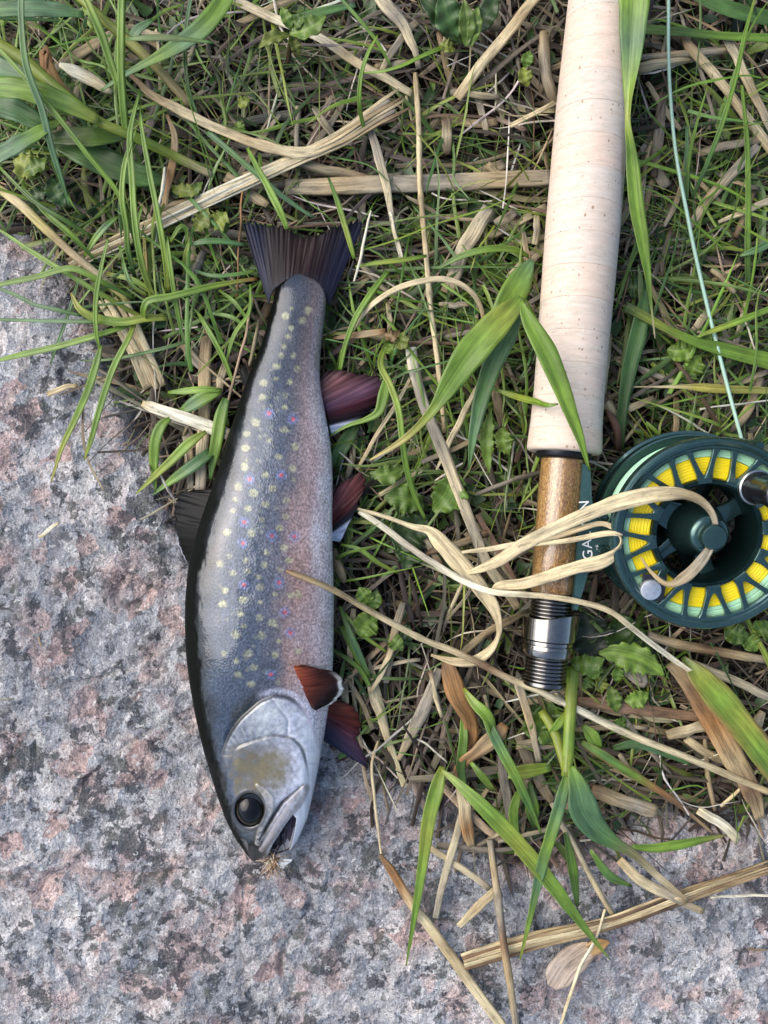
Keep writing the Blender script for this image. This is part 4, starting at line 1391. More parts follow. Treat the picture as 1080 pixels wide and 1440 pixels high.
def many(N, cx, cy, head, L, W, z0, slope, arch, curv, cols, S=7, fold=0.3, taper=0.6, seed=0, tipcol=None, twist=0.0):
    """N thin blades as one array: closed three-sided strips"""
    rg = np.random.default_rng(seed)
    s = np.linspace(-0.5, 0.5, S)[None]
    ang = head[:, None] + curv[:, None] * s + 0.25 * curv[:, None] * np.sin(s * 9 + rg.uniform(0, 6, (N, 1)))
    ds = (L / (S - 1))[:, None]
    dx = np.cos(ang) * ds; dy = np.sin(ang) * ds
    x = np.cumsum(dx, 1); y = np.cumsum(dy, 1)
    mid = S // 2
    x = x - x[:, mid:mid + 1] + cx[:, None]; y = y - y[:, mid:mid + 1] + cy[:, None]
    t = s + 0.5
    z = z0[:, None] + slope[:, None] * L[:, None] * s + arch[:, None] * L[:, None] * (1 - (2 * s) ** 2)
    z = clamp_z(x, y, z)
    sd = rock_sd(x, y)
    z = np.where(sd > 0, np.maximum(z, rock_z(x, y) + 0.0006), z)
    w = W[:, None] * np.where(t > 1 - taper, np.sqrt(np.clip((1 - t) / taper, 0.0, 1)) * 0.92 + 0.08, 1.0) / 2
    w = w * (1 + 0.12 * rg.standard_normal((N, S)))
    tw = (rg.uniform(-1, 1, (N, 1)) * twist + 0.5 * twist * np.sin(t * 5 + rg.uniform(0, 6, (N, 1))))
    px_, py_ = -np.sin(ang), np.cos(ang)
    V = np.zeros((N, S, 3, 3)); U = np.zeros((N, S, 3, 2)); C = np.zeros((N, S, 3, 3))
    cc = cols[:, None, :] * np.ones((1, S, 1))
    if tipcol is not None:
        k_ = (t ** 2)[..., None] * tipcol[1][:, None, None]
        cc = cc * (1 - k_) + np.asarray(tipcol[0])[None, None] * k_
    for j, u in enumerate((-1, 0, 1)):
        V[:, :, j, 0] = x + px_ * u * w * np.cos(tw); V[:, :, j, 1] = y + py_ * u * w * np.cos(tw)
        V[:, :, j, 2] = z + u * w * np.sin(tw) + (fold * w if u == 0 else 0)
        U[:, :, j, 0] = u * w * 1000; U[:, :, j, 1] = (t * L[:, None]) * 1000
        C[:, :, j] = cc
    U[..., 0] += rg.uniform(0, 900, (N, 1, 1)); U[..., 1] += rg.uniform(0, 900, (N, 1, 1))
    base = (np.arange(N) * S * 3)[:, None, None]
    i = (np.arange(S - 1) * 3)[None, :, None]; j = np.arange(2)[None, None]
    a = base + i + j
    q = np.stack([a, a + 1, a + 4, a + 3], -1).reshape(-1, 4)
    return V.reshape(-1, 3), q, C.reshape(-1, 3), U.reshape(-1, 2)


def turf_points(N, seed, margin=0.0, dens=None, ext=(0.235, 0.29)):
    rg = np.random.default_rng(seed)
    X, Y = np.zeros(0), np.zeros(0)
    while len(X) < N:
        x = rg.uniform(-ext[0], ext[0], N); y = rg.uniform(-ext[1], ext[1], N)
        ok = rock_sd(x, y) < margin
        if dens is not None:
            px, py = to_px(x, y, 0.0)
            ok &= rg.random(N) < dens(px, py)
        X = np.r_[X, x[ok]]; Y = np.r_[Y, y[ok]]
    return X[:N], Y[:N]


def pick(pal, N, rg, jit=0.18):
    pal = np.asarray(pal, float)
    c = pal[rg.integers(0, len(pal), N)]
    return np.clip(c * (1 + jit * rg.standard_normal((N, 1))) * (1 + 0.05 * rg.standard_normal((N, 3))), 0.004, 0.9)


def blob(px, py, cx, cy, rx, ry):
    return np.exp(-((px - cx) / rx) ** 2 - ((py - cy) / ry) ** 2)


def green_dens(px, py):
    d = 0.14 + 0.8 * blob(px, py, 990, 330, 150, 260) + 1.0 * blob(px, py, 620, 470, 140, 150) + 0.6 * blob(px, py, 60, 280, 140, 70) + 0.9 * blob(px, py, 90, 160, 180, 150) \
        + 0.75 * blob(px, py, 260, 400, 110, 90) + 0.6 * blob(px, py, 560, 700, 110, 140) + 0.7 * blob(px, py, 880, 930, 90, 80) + 0.5 * blob(px, py, 1000, 520, 120, 100) \
        + 0.45 * blob(px, py, 440, 80, 120, 120) + 0.6 * blob(px, py, 760, 1080, 80, 90) + 0.4 * blob(px, py, 640, 250, 80, 120)
    return np.clip(d, 0, 1) * (0.55 + 0.45 * vnoise(px / 45, py / 45, 12))


# --- layer 1: rotted crumbs and short fragments
rg = np.random.default_rng(1)
N = 9000
x, y = turf_points(N, 2, 0.004)
PAL_ROT = [(.034, .023, .015), (.05, .036, .025), (.07, .054, .038), (.022, .016, .011), (.09, .074, .056), (.05, .028, .015)]
v, q, c, u = many(N, x, y, rg.uniform(0, 6.28, N), rg.uniform(.004, .022, N), rg.uniform(.0004, .0018, N), rg.uniform(-.012, -.002, N), rg.normal(0, .12, N),
                  rg.normal(0, .04, N), rg.normal(0, .5, N), pick(PAL_ROT, N, rg, .3), S=5, taper=0.1, seed=3, twist=0.8)
o = obj("leaf_litter", mesh_np("leaf_litter", v, q, c, u), M_LITTER)
tag(o, "brown rotting grass litter covering the soil", "litter", kind="stuff")

# --- layer 2: matted grey and tan straw
rg = np.random.default_rng(4)
N = 4300
x, y = turf_points(N, 5, 0.002)
px, py = to_px(x, y, 0)
head = rg.uniform(0, 6.28, N)
hz = blob(px, py, 620, 240, 140, 110) + blob(px, py, 980, 960, 140, 120)
head = np.where(rg.random(N) < np.clip(hz, 0, .75), rg.normal(0, .35, N), head)
vt = blob(px, py, 560, 1000, 110, 110) + blob(px, py, 250, 590, 70, 120)
head = np.where(rg.random(N) < np.clip(vt, 0, .75), rg.normal(1.5, .4, N), head)
PAL_MAT = [(.085, .066, .046), (.13, .108, .08), (.22, .165, .085), (.06, .044, .026), (.13, .105, .07), (.34, .27, .155), (.045, .032, .021), (.09, .058, .033), (.16, .135, .10)]
v, q, c, u = many(N, x, y, head, rg.uniform(.014, .060, N), np.clip(rg.gamma(2.2, .00058, N), .0004, .0034), rg.uniform(-.008, .0055, N), rg.normal(0, .07, N),
                  rg.normal(.01, .04, N), rg.normal(0, .28, N), pick(PAL_MAT, N, rg, .3), S=8, taper=0.15, seed=6, twist=0.6, fold=0.5)
o = obj("matted_straw", mesh_np("matted_straw", v, q, c, u), M_STRAW)
tag(o, "matted grey and tan straw thatch between the grass", "straw", kind="stuff")

# --- layer 3: hair-thin pale stems
rg = np.random.default_rng(7)
N = 600
x, y = turf_points(N, 8, 0.004)
v, q, c, u = many(N, x, y, rg.uniform(0, 6.28, N), rg.uniform(.012, .05, N), rg.uniform(.0004, .0010, N), rg.uniform(.000, .008, N), rg.normal(0, .1, N),
                  rg.normal(.02, .04, N), rg.normal(0, .4, N), pick([(.42, .36, .26), (.55, .50, .40), (.30, .22, .14), (.16, .10, .06)], N, rg, .2), S=9, taper=0.3, seed=9, twist=0.5, fold=0.6)
o = obj("fine_stems", mesh_np("fine_stems", v, q, c, u), M_STRAW)
tag(o, "hair-thin pale dead stems tangled over the thatch", "straw", kind="stuff")

# --- layer 4: short green grass
rg = np.random.default_rng(10)
N = 2300
x, y = turf_points(N, 11, 0.001, green_dens)
PAL_G = [(.095, .170, .024), (.140, .235, .030), (.065, .125, .028), (.190, .275, .036), (.050, .095, .020), (.115, .19, .045), (.21, .26, .04)]
L = rg.uniform(.014, .050, N)
v, q, c, u = many(N, x, y, rg.uniform(0, 6.28, N), L, np.clip(rg.gamma(2.6, .00036, N), .0004, .0034), rg.uniform(-.003, .0075, N), np.clip(rg.normal(.12, .16, N), -.1, .42),
                  rg.normal(.05, .06, N), rg.normal(0, .38, N), pick(PAL_G, N, rg, .2), S=9, taper=0.75, seed=12, twist=0.7, fold=0.35,
                  tipcol=((.26, .23, .06), (rg.random(N) < .25) * rg.uniform(.3, .9, N)))
o = obj("short_grass", mesh_np("short_grass", v, q, c, u), M_GREEN)
tag(o, "short green grass growing up through the thatch", "grass", kind="stuff")

# --- longer fine blades at the upper left, between fish and rod, and right of the grip
rg = np.random.default_rng(20)
N = 300
x, y = turf_points(N, 21, 0.001, lambda a, b: np.clip(1.0 * blob(a, b, 90, 170, 200, 170) + .9 * blob(a, b, 270, 400, 110, 80) + 1.0 * blob(a, b, 610, 480, 130, 170) + .7 * blob(a, b, 1000, 330, 120, 230) + .5 * blob(a, b, 540, 800, 70, 120), 0, 1))
v, q, c, u = many(N, x, y, rg.uniform(0, 6.28, N), rg.uniform(.025, .075, N), rg.uniform(.0007, .0019, N), rg.uniform(.005, .012, N), np.clip(rg.normal(.10, .12, N), -.1, .35),
                  rg.normal(.05, .05, N), rg.normal(0, .38, N), pick([(.13, .235, .03), (.17, .29, .034), (.20, .30, .04), (.09, .18, .045), (.15, .25, .06)], N, rg, .15), S=12, taper=0.8, seed=22, twist=0.6, fold=0.4,
                  tipcol=((.30, .26, .07), (rg.random(N) < .3) * rg.uniform(.3, .9, N)))
o = obj("fine_long_grass", mesh_np("fine_long_grass", v, q, c, u), M_GREEN)
tag(o, "fine longer bright green grass blades over the thatch", "grass", kind="stuff")

# --- the same turf carried on beyond the picture's edges
rg = np.random.default_rng(25)
x, y = turf_points(14000, 26, 0.001, ext=(.60, .66))
ok = (np.abs(x) > .228) | (np.abs(y) > .283)
x, y = x[ok], y[ok]; N = len(x)
isg = rg.random(N) < .4
cols = np.where(isg[:, None], pick(PAL_G, N, rg, .2), pick(PAL_MAT, N, rg, .3))
v, q, c, u = many(N, x, y, rg.uniform(0, 6.28, N), rg.uniform(.02, .075, N), rg.uniform(.0008, .0032, N), rg.uniform(-.006, .007, N), np.where(isg, .12, 0) + rg.normal(0, .08, N),
                  rg.normal(.03, .04, N), rg.normal(0, .3, N), cols, S=7, taper=0.5, seed=27, twist=0.6, fold=0.4)
o = obj("surrounding_turf", mesh_np("surrounding_turf", v, q, c, u), M_STRAW)
tag(o, "mixed grass and straw turf continuing around the scene", "turf", kind="stuff")

# --- moss and tiny leaves low in the gaps
rg = np.random.default_rng(13)
N = 1500
x, y = turf_points(N, 14, 0.0, lambda a, b: np.clip(green_dens(a, b) * 1.1, 0, 1))
v, q, c, u = many(N, x, y, rg.uniform(0, 6.28, N), rg.uniform(.004, .011, N), rg.uniform(.002, .006, N), rg.uniform(-.001, .004, N), rg.normal(0, .25, N),
                  rg.normal(.06, .06, N), rg.normal(0, .4, N), pick([(.05, .105, .022), (.07, .14, .03), (.035, .075, .02), (.11, .16, .035)], N, rg, .2), S=6, taper=0.6, seed=15, twist=0.5, fold=-0.3)
o = obj("ground_cover_leaves", mesh_np("ground_cover_leaves", v, q, c, u), M_LEAF)
tag(o, "tiny low green leaves covering gaps in the thatch", "ground cover", kind="stuff")

# --- crumbs and needles lying on the granite
rg = np.random.default_rng(16)
N = 150
x = rg.uniform(-.17, .17, N); y = rg.uniform(-.22, .12, N)
ok = (rock_sd(x, y) > 0.0) & (rg.random(N) < np.exp(-np.maximum(rock_sd(x, y), 0) / .03) + 0.03)
x, y = x[ok], y[ok]; N = len(x)
v, q, c, u = many(N, x, y, rg.uniform(0, 6.28, N), rg.uniform(.002, .012, N), rg.uniform(.0003, .0011, N), np.zeros(N), np.zeros(N), np.zeros(N), rg.normal(0, .5, N),
                  pick([(.40, .33, .22), (.28, .2, .12), (.55, .5, .4), (.12, .08, .05)], N, rg), S=5, taper=.2, seed=17)
o = obj("straw_crumbs", mesh_np("straw_crumbs", v, q, c, u), M_STRAW)
tag(o, "tiny straw crumbs scattered on the granite beside the turf", "straw crumbs", kind="stuff")

# ---------------------------------------------------------------- colours
WHITE = (.68, .63, .46); PALE = (.56, .465, .275); TAN = (.40, .30, .155); GREY = (.30, .26, .19); BROWN = (.17, .10, .05); DBROWN = (.075, .045, .026); RUST = (.30, .15, .05)
BUFF = (.62, .50, .285)
G1 = (.140, .245, .030); G2 = (.195, .315, .040); G3 = (.100, .205, .050); G4 = (.058, .115, .024); YG = (.27, .32, .045); YEL_ = (.36, .33, .07); BG = (.105, .205, .085); DG = (.03, .065, .018)

_seed = [100]


def put(name, kind, ctrl, cols, label=None, cat=None, parent=None, group=None, **kw):
    _seed[0] += 1
    kw.setdefault('seed', _seed[0])
    if kind == 'tube':
        V, F, C, U = tube(ctrl, cols, **kw)
    else:
        V, F, C, U = ribbon(ctrl, cols, **kw)
    mat = {'tube': M_STRAW, 'straw': M_STRAW, 'green': M_GREEN, 'leaf': M_LEAF}[kw.get('_', kind)]
    o = obj(name, mesh_py(name, V, F, C, U), mat, parent)
    if label:
        tag(o, label, cat, group, kind="thing")
    return o


def straw(ctrl, cols, label, kind='straw', name="dry_straw", cat="straw", **kw):
    kw.setdefault('ragged', 0.10)
    if kind == 'straw':
        kw.setdefault('fold', 0.35); kw.setdefault('thick', 0.0005); kw.setdefault('cup', -0.35)
    return put(name, kind, ctrl, cols, label, cat, wob=0.0004, **kw)


def gblade(ctrl, cols, label=None, parent=None, name="wild_grass", **kw):
    kw.setdefault('midrib', .22)
    return put(name, 'green', ctrl, cols, label, "grass" if label else None, parent, **kw)


def gstem(name, ctrl, cols, parent, **kw):
    V, F, C, U = tube(ctrl, cols, seed=_seed[0], **kw); _seed[0] += 1
    return obj(name, mesh_py(name, V, F, C, U), M_GREEN, parent)


def ovate(x0, y0, x1, y1, w, z0, z1, n=7, bend=0.0, prof=None):
    """control points of a leaf of width w from base to tip"""
    prof = prof or [.10, .55, .90, 1.0, .85, .5, .06]
    out = []
    dx, dy = x1 - x0, y1 - y0
    for i in range(n):
        t = i / (n - 1)
        b = bend * math.sin(math.pi * t)
        out.append((x0 + dx * t - dy * b, y0 + dy * t + dx * b, z0 + (z1 - z0) * t + 1.5 * math.sin(math.pi * t), w * prof[i]))
    return out


def wleaf(parent, x0, y0, x1, y1, w, z0, z1, col, bend=0.0, serr=(7, .28), **kw):
    col = tuple(np.array(col) * random.uniform(.5, .8))
    return put("leaf", 'leaf', ovate(x0, y0, x1, y1, w, z0, z1, bend=bend), col, parent=parent, ncol=9, serr=serr, seg=36, cup=kw.pop('cup', .15), ripple=.22, fold=.12, thick=.0003, veins=.07, midrib=.3, **kw)


def strands(ctrl, colsets, n, label, spread=0.0, name="dry_straw", cat="straw"):
    """a split stalk: n strips side by side, parted towards the end"""
    e = empty(name, label, cat)
    m = len(ctrl)
    for j in range(n):
        u = (j + .5) / n - .5
        pts = []
        stop = m - (1 if (spread and j % 3 == 1) else 0)
        for i, q in enumerate(ctrl[:stop]):
            a_, b_ = ctrl[max(i - 1, 0)], ctrl[min(i + 1, m - 1)]
            dx, dy = b_[0] - a_[0], b_[1] - a_[1]; L_ = math.hypot(dx, dy)
            k_ = q[3] * u * (1 + spread * max(0, (i / (m - 1) - .6) / .4) ** 2)
            wj = q[3] / n * (1.12 if i < m - 1 else .5)
            pts.append((q[0] - dy / L_ * k_, q[1] + dx / L_ * k_, q[2] + random.uniform(-.35, .35) + 1.2 * (.25 - u * u) * q[3] * .12, wj, random.uniform(-14, 14)))
        put("strand", 'straw', pts, colsets[j % len(colsets)], parent=e, fold=.35, thick=.0006, cup=-.4, ragged=.14, wob=.0003)
    return e


# ---------------------------------------------------------------- dry straws picked out one by one
strands([(98, 372, 7, 17), (180, 333, 9, 20), (260, 296, 11, 21), (345, 256, 12, 20), (420, 222, 13, 18), (476, 196, 14, 22), (525, 164, 14, 26), (552, 148, 13, 26), (568, 138, 11, 22)],
        [[TAN, PALE, WHITE, PALE, PALE, TAN], [BROWN, TAN, PALE, BUFF, TAN, GREY], [PALE, WHITE, WHITE, PALE, TAN, BROWN]], 6, "broad pale split straw with a frayed end slanting up beside the trout's tail", spread=.7)
straw([(182, 104, 16, 5), (215, 133, 16, 11), (262, 160, 16, 14), (310, 182, 15, 13), (370, 204, 15, 15), (430, 214, 14, 16), (478, 200, 14, 12)], [BROWN, TAN, PALE, TAN, PALE, PALE],
      "curved tan dead leaf joining the broad frayed straw above the tail", name="dry_leaf", cat="dead leaf", ragged=.16, ncol=7)
straw([(585, 104, 10, 7), (588, 180, 12, 8), (591, 260, 12, 8), (598, 350, 12, 8), (606, 430, 12, 8), (618, 520, 12, 7.5), (626, 610, 10, 7)], [TAN, PALE, TAN, PALE, BUFF, TAN], "long thin upright tan stalk between the fish and the cork grip", kind='tube', nodes=(.36, .62))
straw([(578, 490, 12, 15), (582, 520, 13, 16), (590, 552, 14, 15), (607, 600, 14, 16), (628, 648, 13, 17), (650, 705, 13, 16), (668, 750, 12, 15), (688, 797, 12, 14), (712, 830, 11, 14), (729, 856, 9, 12)], [WHITE, GREY, GREY, PALE, GREY, PALE, TAN], "broad flat grey straw slanting down towards the rod's threads", ncol=7)
straw([(500, 716, 9, 4), (545, 728, 15, 6), (580, 740, 19, 8), (604, 746, 22, 14, 0), (622, 764, 24, 25, 15), (652, 797, 25, 25, 10), (676, 826, 25, 22, 0), (692, 850, 23, 19, -30), (701, 878, 20, 14, -55), (699, 900, 17, 11, -70), (688, 917, 14, 13, -35), (668, 930, 12, 15, 0), (640, 930, 11, 12, 0), (606, 920, 10, 3)],
      [PALE, PALE, BUFF, BUFF, BUFF, PALE, BUFF, TAN], "wide buff dead leaf curling round left of the rod's threads", name="dry_leaf", cat="dead leaf", ncol=7, seg=80)
straw([(506, 720, 10, 8), (540, 742, 14, 9), (572, 766, 18, 9), (610, 792, 24, 9), (648, 815, 30, 9), (690, 832, 35, 8), (735, 836, 37, 8), (780, 840, 37, 8), (830, 850, 34, 8), (862, 862, 31, 8), (885, 880, 28, 8), (920, 908, 22, 8), (955, 933, 18, 7), (1017, 974, 13, 4)],
      [WHITE, GREY, WHITE, BUFF, BUFF, WHITE, BUFF], "long pale straw crossing the nickel threads and passing under the reel", seg=90)
straw([(655, 806, 24, 3), (670, 802, 28, 9), (700, 790, 33, 16), (735, 767, 38, 18), (788, 739, 42, 19), (841, 716, 48, 21), (893, 700, 53, 24), (938, 693, 55, 21, 0), (966, 695, 54, 15, -25), (991, 709, 52, 12, -50), (1005, 733, 50, 10, -65), (1003, 760, 49, 10, -60), (985, 790, 49, 15, -30), (962, 812, 50, 15, -10), (939, 822, 50, 8, 0), (918, 808, 50, 5, 0), (901, 785, 49, 2)],
      [PALE, BUFF, PALE, PALE, PALE, TAN, GREY, GREY, TAN, TAN], "wide dead leaf looping over the reel face and round its hub", name="dry_leaf", cat="dead leaf", ncol=7, seg=110)
straw([(690, 836, 30, 3), (700, 824, 33, 12), (735, 820, 36, 16), (770, 810, 38, 17), (813, 796, 41, 18), (848, 788, 43, 19), (868, 776, 44, 15, -30), (874, 760, 45, 10, -60), (866, 746, 45, 8, -30), (848, 737, 44, 7, 0), (820, 742, 43, 8), (785, 754, 41, 8), (735, 764, 38, 8), (690, 772, 33, 7), (650, 777, 26, 4)],
      [BUFF, BUFF, BUFF, PALE, BUFF, TAN, PALE, PALE], "buff dead leaf folded back on itself against the reel's foot", name="dry_leaf", cat="dead leaf", ncol=7, seg=100)
straw([(874, 752, 46, 3), (862, 750, 46, 7), (840, 752, 44, 8), (805, 760, 42, 7), (770, 764, 40, 6), (720, 772, 36, 4)], [PALE, BUFF, PALE], "narrow pale leaf strip between the two looping dead leaves", name="dry_leaf", cat="dead leaf")
straw([(404, 802, 37, 5), (418, 808, 38, 9), (440, 817, 38, 9), (470, 831, 34, 9), (505, 851, 28, 8), (560, 880, 21, 9), (600, 900, 17, 9), (637, 914, 15, 9), (680, 934, 15, 10), (710, 950, 15, 10), (760, 972, 16, 10), (810, 996, 16, 10), (880, 1030, 15, 10), (960, 1062, 13, 10), (1085, 1114, 10, 10)],
      [BROWN, TAN, TAN, BUFF, BUFF, BROWN, PALE, WHITE, PALE, PALE, TAN], "long straw stalk running from the trout's flank to the right edge", kind='tube', seg=120, nodes=(.34, .66))
straw([(200, 567, 10, 9), (212, 572, 11, 15), (253, 586, 12, 17), (290, 599, 12, 18), (322, 612, 12, 17)], [TAN, WHITE, WHITE, WHITE, PALE], "short whitish flat straw touching the trout's dark back", thick=.0008)
strands([(652, 1353, 6, 22), (700, 1338, 7, 26), (755, 1322, 8, 24), (805, 1311, 8, 23), (860, 1297, 8, 20), (900, 1283, 8, 22), (970, 1257, 8, 21), (1020, 1240, 7, 19), (1090, 1216, 6, 18)],
        [[PALE, TAN, TAN, BUFF, TAN, BROWN, TAN], [BROWN, BROWN, TAN, BROWN, DBROWN, TAN, BROWN], [TAN, BUFF, PALE, TAN, BUFF, TAN, TAN]], 5, "thick tan and brown split stalk across the granite at bottom right")
straw([(534, 1202, 6, 4), (548, 1222, 6, 11), (570, 1256, 5, 13), (602, 1300, 5, 13), (636, 1346, 5, 14), (670, 1394, 5, 14), (712, 1452, 5, 14)], [BROWN, RUST, PALE, TAN, PALE, PALE], "tan straw with a brown tip lying diagonally on the bottom granite", thick=.001)
straw([(688, 1180, 8, 8), (694, 1220, 9, 10), (700, 1262, 12, 11), (706, 1305, 13, 11), (713, 1352, 12, 11), (727, 1450, 8, 9)], [GREY, TAN, GREY, BROWN, TAN, GREY], "grey upright stalk crossing the thick split stalk at the bottom", kind='tube', nodes=(.33,))
straw([(852, 1278, 13, 4), (838, 1318, 13, 4.5), (820, 1352, 12, 5), (803, 1395, 8, 5), (786, 1448, 4, 4)], [BUFF, WHITE, PALE, BUFF], "thin pale straw lying over the winged seed", kind='tube')
straw([(998, 1262, 6, 3), (1040, 1259, 6, 4), (1090, 1258, 5, 4)], [WHITE, WHITE], "thin white straw just below the thick stalk at right", kind='tube')
straw([(832, 1111, 7, 20), (860, 1121, 8, 21), (895, 1133, 8, 20), (922, 1141, 6, 19)], [BROWN, TAN, GREY, TAN], "stout broken stalk piece lying at the rock edge right of centre", kind='tube', flat=.6, sides=12)
straw([(982, 1138, 7, 12), (1005, 1153, 7, 14), (1040, 1181, 5, 12)], [PALE, WHITE, PALE], "short pale stub on the rock edge at far right", thick=.001)
straw([(850, 555, 9, 8), (856, 580, 10, 10), (867, 604, 10, 11), (871, 632, 7, 9)], [BROWN, (.15, .075, .05), DBROWN], "reddish brown stem between cork grip and reel", kind='tube')
straw([(858, 470, 8, 6), (853, 510, 10, 8), (849, 560, 8, 6)], [TAN, PALE, TAN], "narrow tan straw along the cork grip's right side", )
straw([(960, 48, 9, 10), (970, 66, 10, 15), (1000, 100, 10, 15), (1028, 134, 10, 14), (1056, 172, 9, 14), (1092, 222, 8, 14)], [BROWN, TAN, PALE, TAN, PALE, TAN], "stout tan stalk slanting to the right edge below the top corner", kind='tube', flat=.6)
straw([(1022, 52, 11, 12), (1036, 78, 11, 14), (1054, 118, 10, 14), (1088, 186, 8, 13)], [GREY, PALE, TAN, GREY], "grey frayed straw nearest the top right corner", ragged=.2)
straw([(898, 81, 8, 9), (940, 78, 9, 10), (985, 74, 9, 11), (1040, 68, 8, 10)], [GREY, TAN, GREY, TAN], "upper of two level straws right of the cork grip top", kind='tube')
straw([(896, 97, 7, 16), (915, 93, 8, 15), (950, 86, 8, 12), (975, 82, 7, 8)], [TAN, PALE, TAN], "lower of two level straws right of the cork grip top", kind='tube')
straw([(1066, 204, 9, 10), (1040, 232, 10, 13), (1012, 262, 10, 14), (985, 296, 9, 13), (970, 318, 8, 9)], [GREY, GREY, TAN, GREY], "grey flat straw slanting below the stout stalk at right")
straw([(1090, 278, 9, 10), (1050, 296, 10, 9), (1010, 312, 9, 4)], [GREY, PALE, PALE], "short grey straw pointing left from the right edge")
straw([(758, -8, 11, 13), (735, 20, 12, 14), (708, 54, 12, 14), (672, 99, 11, 14), (643, 138, 9, 13)], [PALE, TAN, BUFF, PALE, TAN], "tan straw slanting left of the cork grip at the top", thick=.0012)
straw([(532, -10, 13, 20), (548, 12, 14, 19), (564, 30, 13, 16), (575, 52, 12, 12), (584, 72, 11, 9), (588, 96, 8, 7)], [PALE, GREY, PALE, GREY], "pale bent straw entering from the top edge centre")
straw([(318, -6, 8, 12), (372, 20, 9, 13), (432, 44, 10, 13), (500, 86, 11, 13), (545, 112, 11, 12), (580, 131, 9, 10)], [GREY, PALE, WHITE, TAN, PALE, PALE], "long pale straw slanting across the top behind the seedling")
straw([(402, 265, 6, 20), (470, 262, 8, 23), (540, 259, 8, 24), (620, 257, 8, 23), (700, 254, 7, 22), (775, 250, 5, 20)], [GREY, TAN, GREY, GREY, TAN, GREY], "broad level grey stalk left of the cork grip", thick=.002, ncol=9)
straw([(518, 176, 11, 9), (527, 205, 12, 12), (535, 232, 12, 12), (545, 276, 12, 10), (552, 312, 12, 7), (564, 362, 10, 4)], [GREY, GREY, PALE, GREY, WHITE], "grey tapering straw just above the tail's right lobe")
straw([(688, 292, 9, 18), (672, 318, 10, 21), (653, 352, 10, 22), (640, 385, 9, 20), (628, 412, 7, 18)], [GREY, PALE, GREY, TAN], "short wide grey straw left of the big bent grass leaf")
straw([(497, 464, 14, 5), (508, 446, 17, 6), (524, 428, 20, 7), (558, 406, 23, 8), (596, 395, 25, 8), (632, 393, 24, 8), (662, 409, 21, 7), (677, 433, 16, 6), (680, 464, 10, 4)], [PALE, BUFF, PALE, BUFF, TAN], "thin buff blade arching over the grass right of the tail")
straw([(672, 540, 18, 5), (655, 575, 16, 8), (637, 611, 14, 8), (614, 660, 11, 3)], [PALE, BUFF, PALE], "narrow pale blade under the big bent grass leaf")
straw([(577, 532, 12, 4), (555, 572, 13, 6), (530, 612, 13, 6), (502, 660, 10, 5)], [PALE, BUFF, TAN], "thin pale straw below the anal fin")
straw([(521, 296, 17, 2.5), (515, 326, 18, 4), (507, 360, 19, 4), (498, 396, 18, 3)], [WHITE, WHITE, WHITE], "thin white straw beside the tail fin's right tip", kind='tube')
straw([(549, 298, 12, 3), (556, 330, 13, 5), (566, 364, 12, 3)], [WHITE, PALE, WHITE], "thin white straw a little right of the tail fin")
for i, (dx, cc, lab) in enumerate([(0, PALE, "outermost left of the split straws below the grass tuft"), (11, BUFF, "second of the split straws below the grass tuft"), (22, TAN, "third of the split straws below the grass tuft"), (33, PALE, "rightmost of the split straws below the grass tuft")]):
    straw([(140 + dx, 424 - dx * .25, 7 + i % 2, 7), (165 + dx * .9, 462, 9 + i % 2, 9), (188 + dx * .8, 505, 9, 9), (206 + dx * .7, 548 - 5 * (i % 2), 7, 9)], [cc, PALE, cc, TAN], lab, thick=.001)
straw([(292, 462, 7, 14), (289, 510, 8, 17), (287, 560, 8, 17), (285, 620, 8, 17), (282, 690, 6, 14)], [BROWN, TAN, TAN, PALE, GREY], "upright brown straw along the trout's dark back", thick=.0012)
straw([(262, 600, 4, 12), (266, 640, 5, 14), (268, 688, 4, 10)], [GREY, TAN, GREY], "short grey straw above the dorsal fin")
straw([(84, 90, 20, 6), (100, 98, 20, 16), (120, 108, 19, 18), (142, 121, 18, 14), (158, 131, 16, 6)], [WHITE, WHITE, PALE, PALE], "broad whitish straw tip pointing left near the top left leaves")
straw([(-12, 258, 14, 12), (24, 284, 16, 13), (52, 311, 17, 13), (84, 341, 17, 12), (130, 381, 14, 11), (182, 424, 9, 8)], [YEL_, BUFF, (.42, .36, .12), TAN, BUFF, YEL_], "yellowing stem running from the left edge into the grass tuft", kind='tube')
straw([(62, 112, 17, 6), (63, 70, 19, 15), (66, 88, 18, 16), (78, 112, 17, 14), (98, 134, 15, 9), (112, 146, 12, 4)], [RUST, RUST, (.36, .20, .06), TAN], "orange brown withered leaf tip at the top left", name="dry_leaf", cat="dead leaf")
straw([(236, 162, 14, 3), (246, 190, 15, 9), (244, 222, 14, 11), (236, 262, 12, 11), (232, 292, 9, 8)], [BROWN, TAN, RUST, TAN], "narrow brown hanging blade in front of the thick green stem", name="dry_leaf", cat="dead leaf")
straw([(232, 235, 15, 4), (228, 262, 15, 5), (222, 310, 14, 4), (218, 350, 11, 3)], [WHITE, WHITE, WHITE], "thin white upright straw left of the trout's tail", kind='tube')
straw([(340, 268, 12, 3), (339, 310, 13, 3.5), (336, 350, 12, 3.5), (333, 420, 9, 3)], [RUST, BROWN, RUST], "thin rusty upright stem just left of the tail fin", kind='tube')
straw([(355, 420, 12, 3), (345, 470, 14, 4), (330, 528, 14, 4), (318, 580, 11, 3)], [TAN, (.42, .28, .18), TAN], "thin pinkish brown stem beside the tail's narrow end", kind='tube')
straw([(628, 930, 10, 16), (636, 955, 11, 27), (646, 985, 12, 28, 20), (660, 1012, 12, 22, 30), (663, 1034, 11, 20), (656, 1052, 8, 10)], [BROWN, RUST, (.25, .13, .045), RUST, BROWN], "curled rusty brown leaf left of the leafy grass plant", name="dry_leaf", cat="dead leaf", ncol=7)
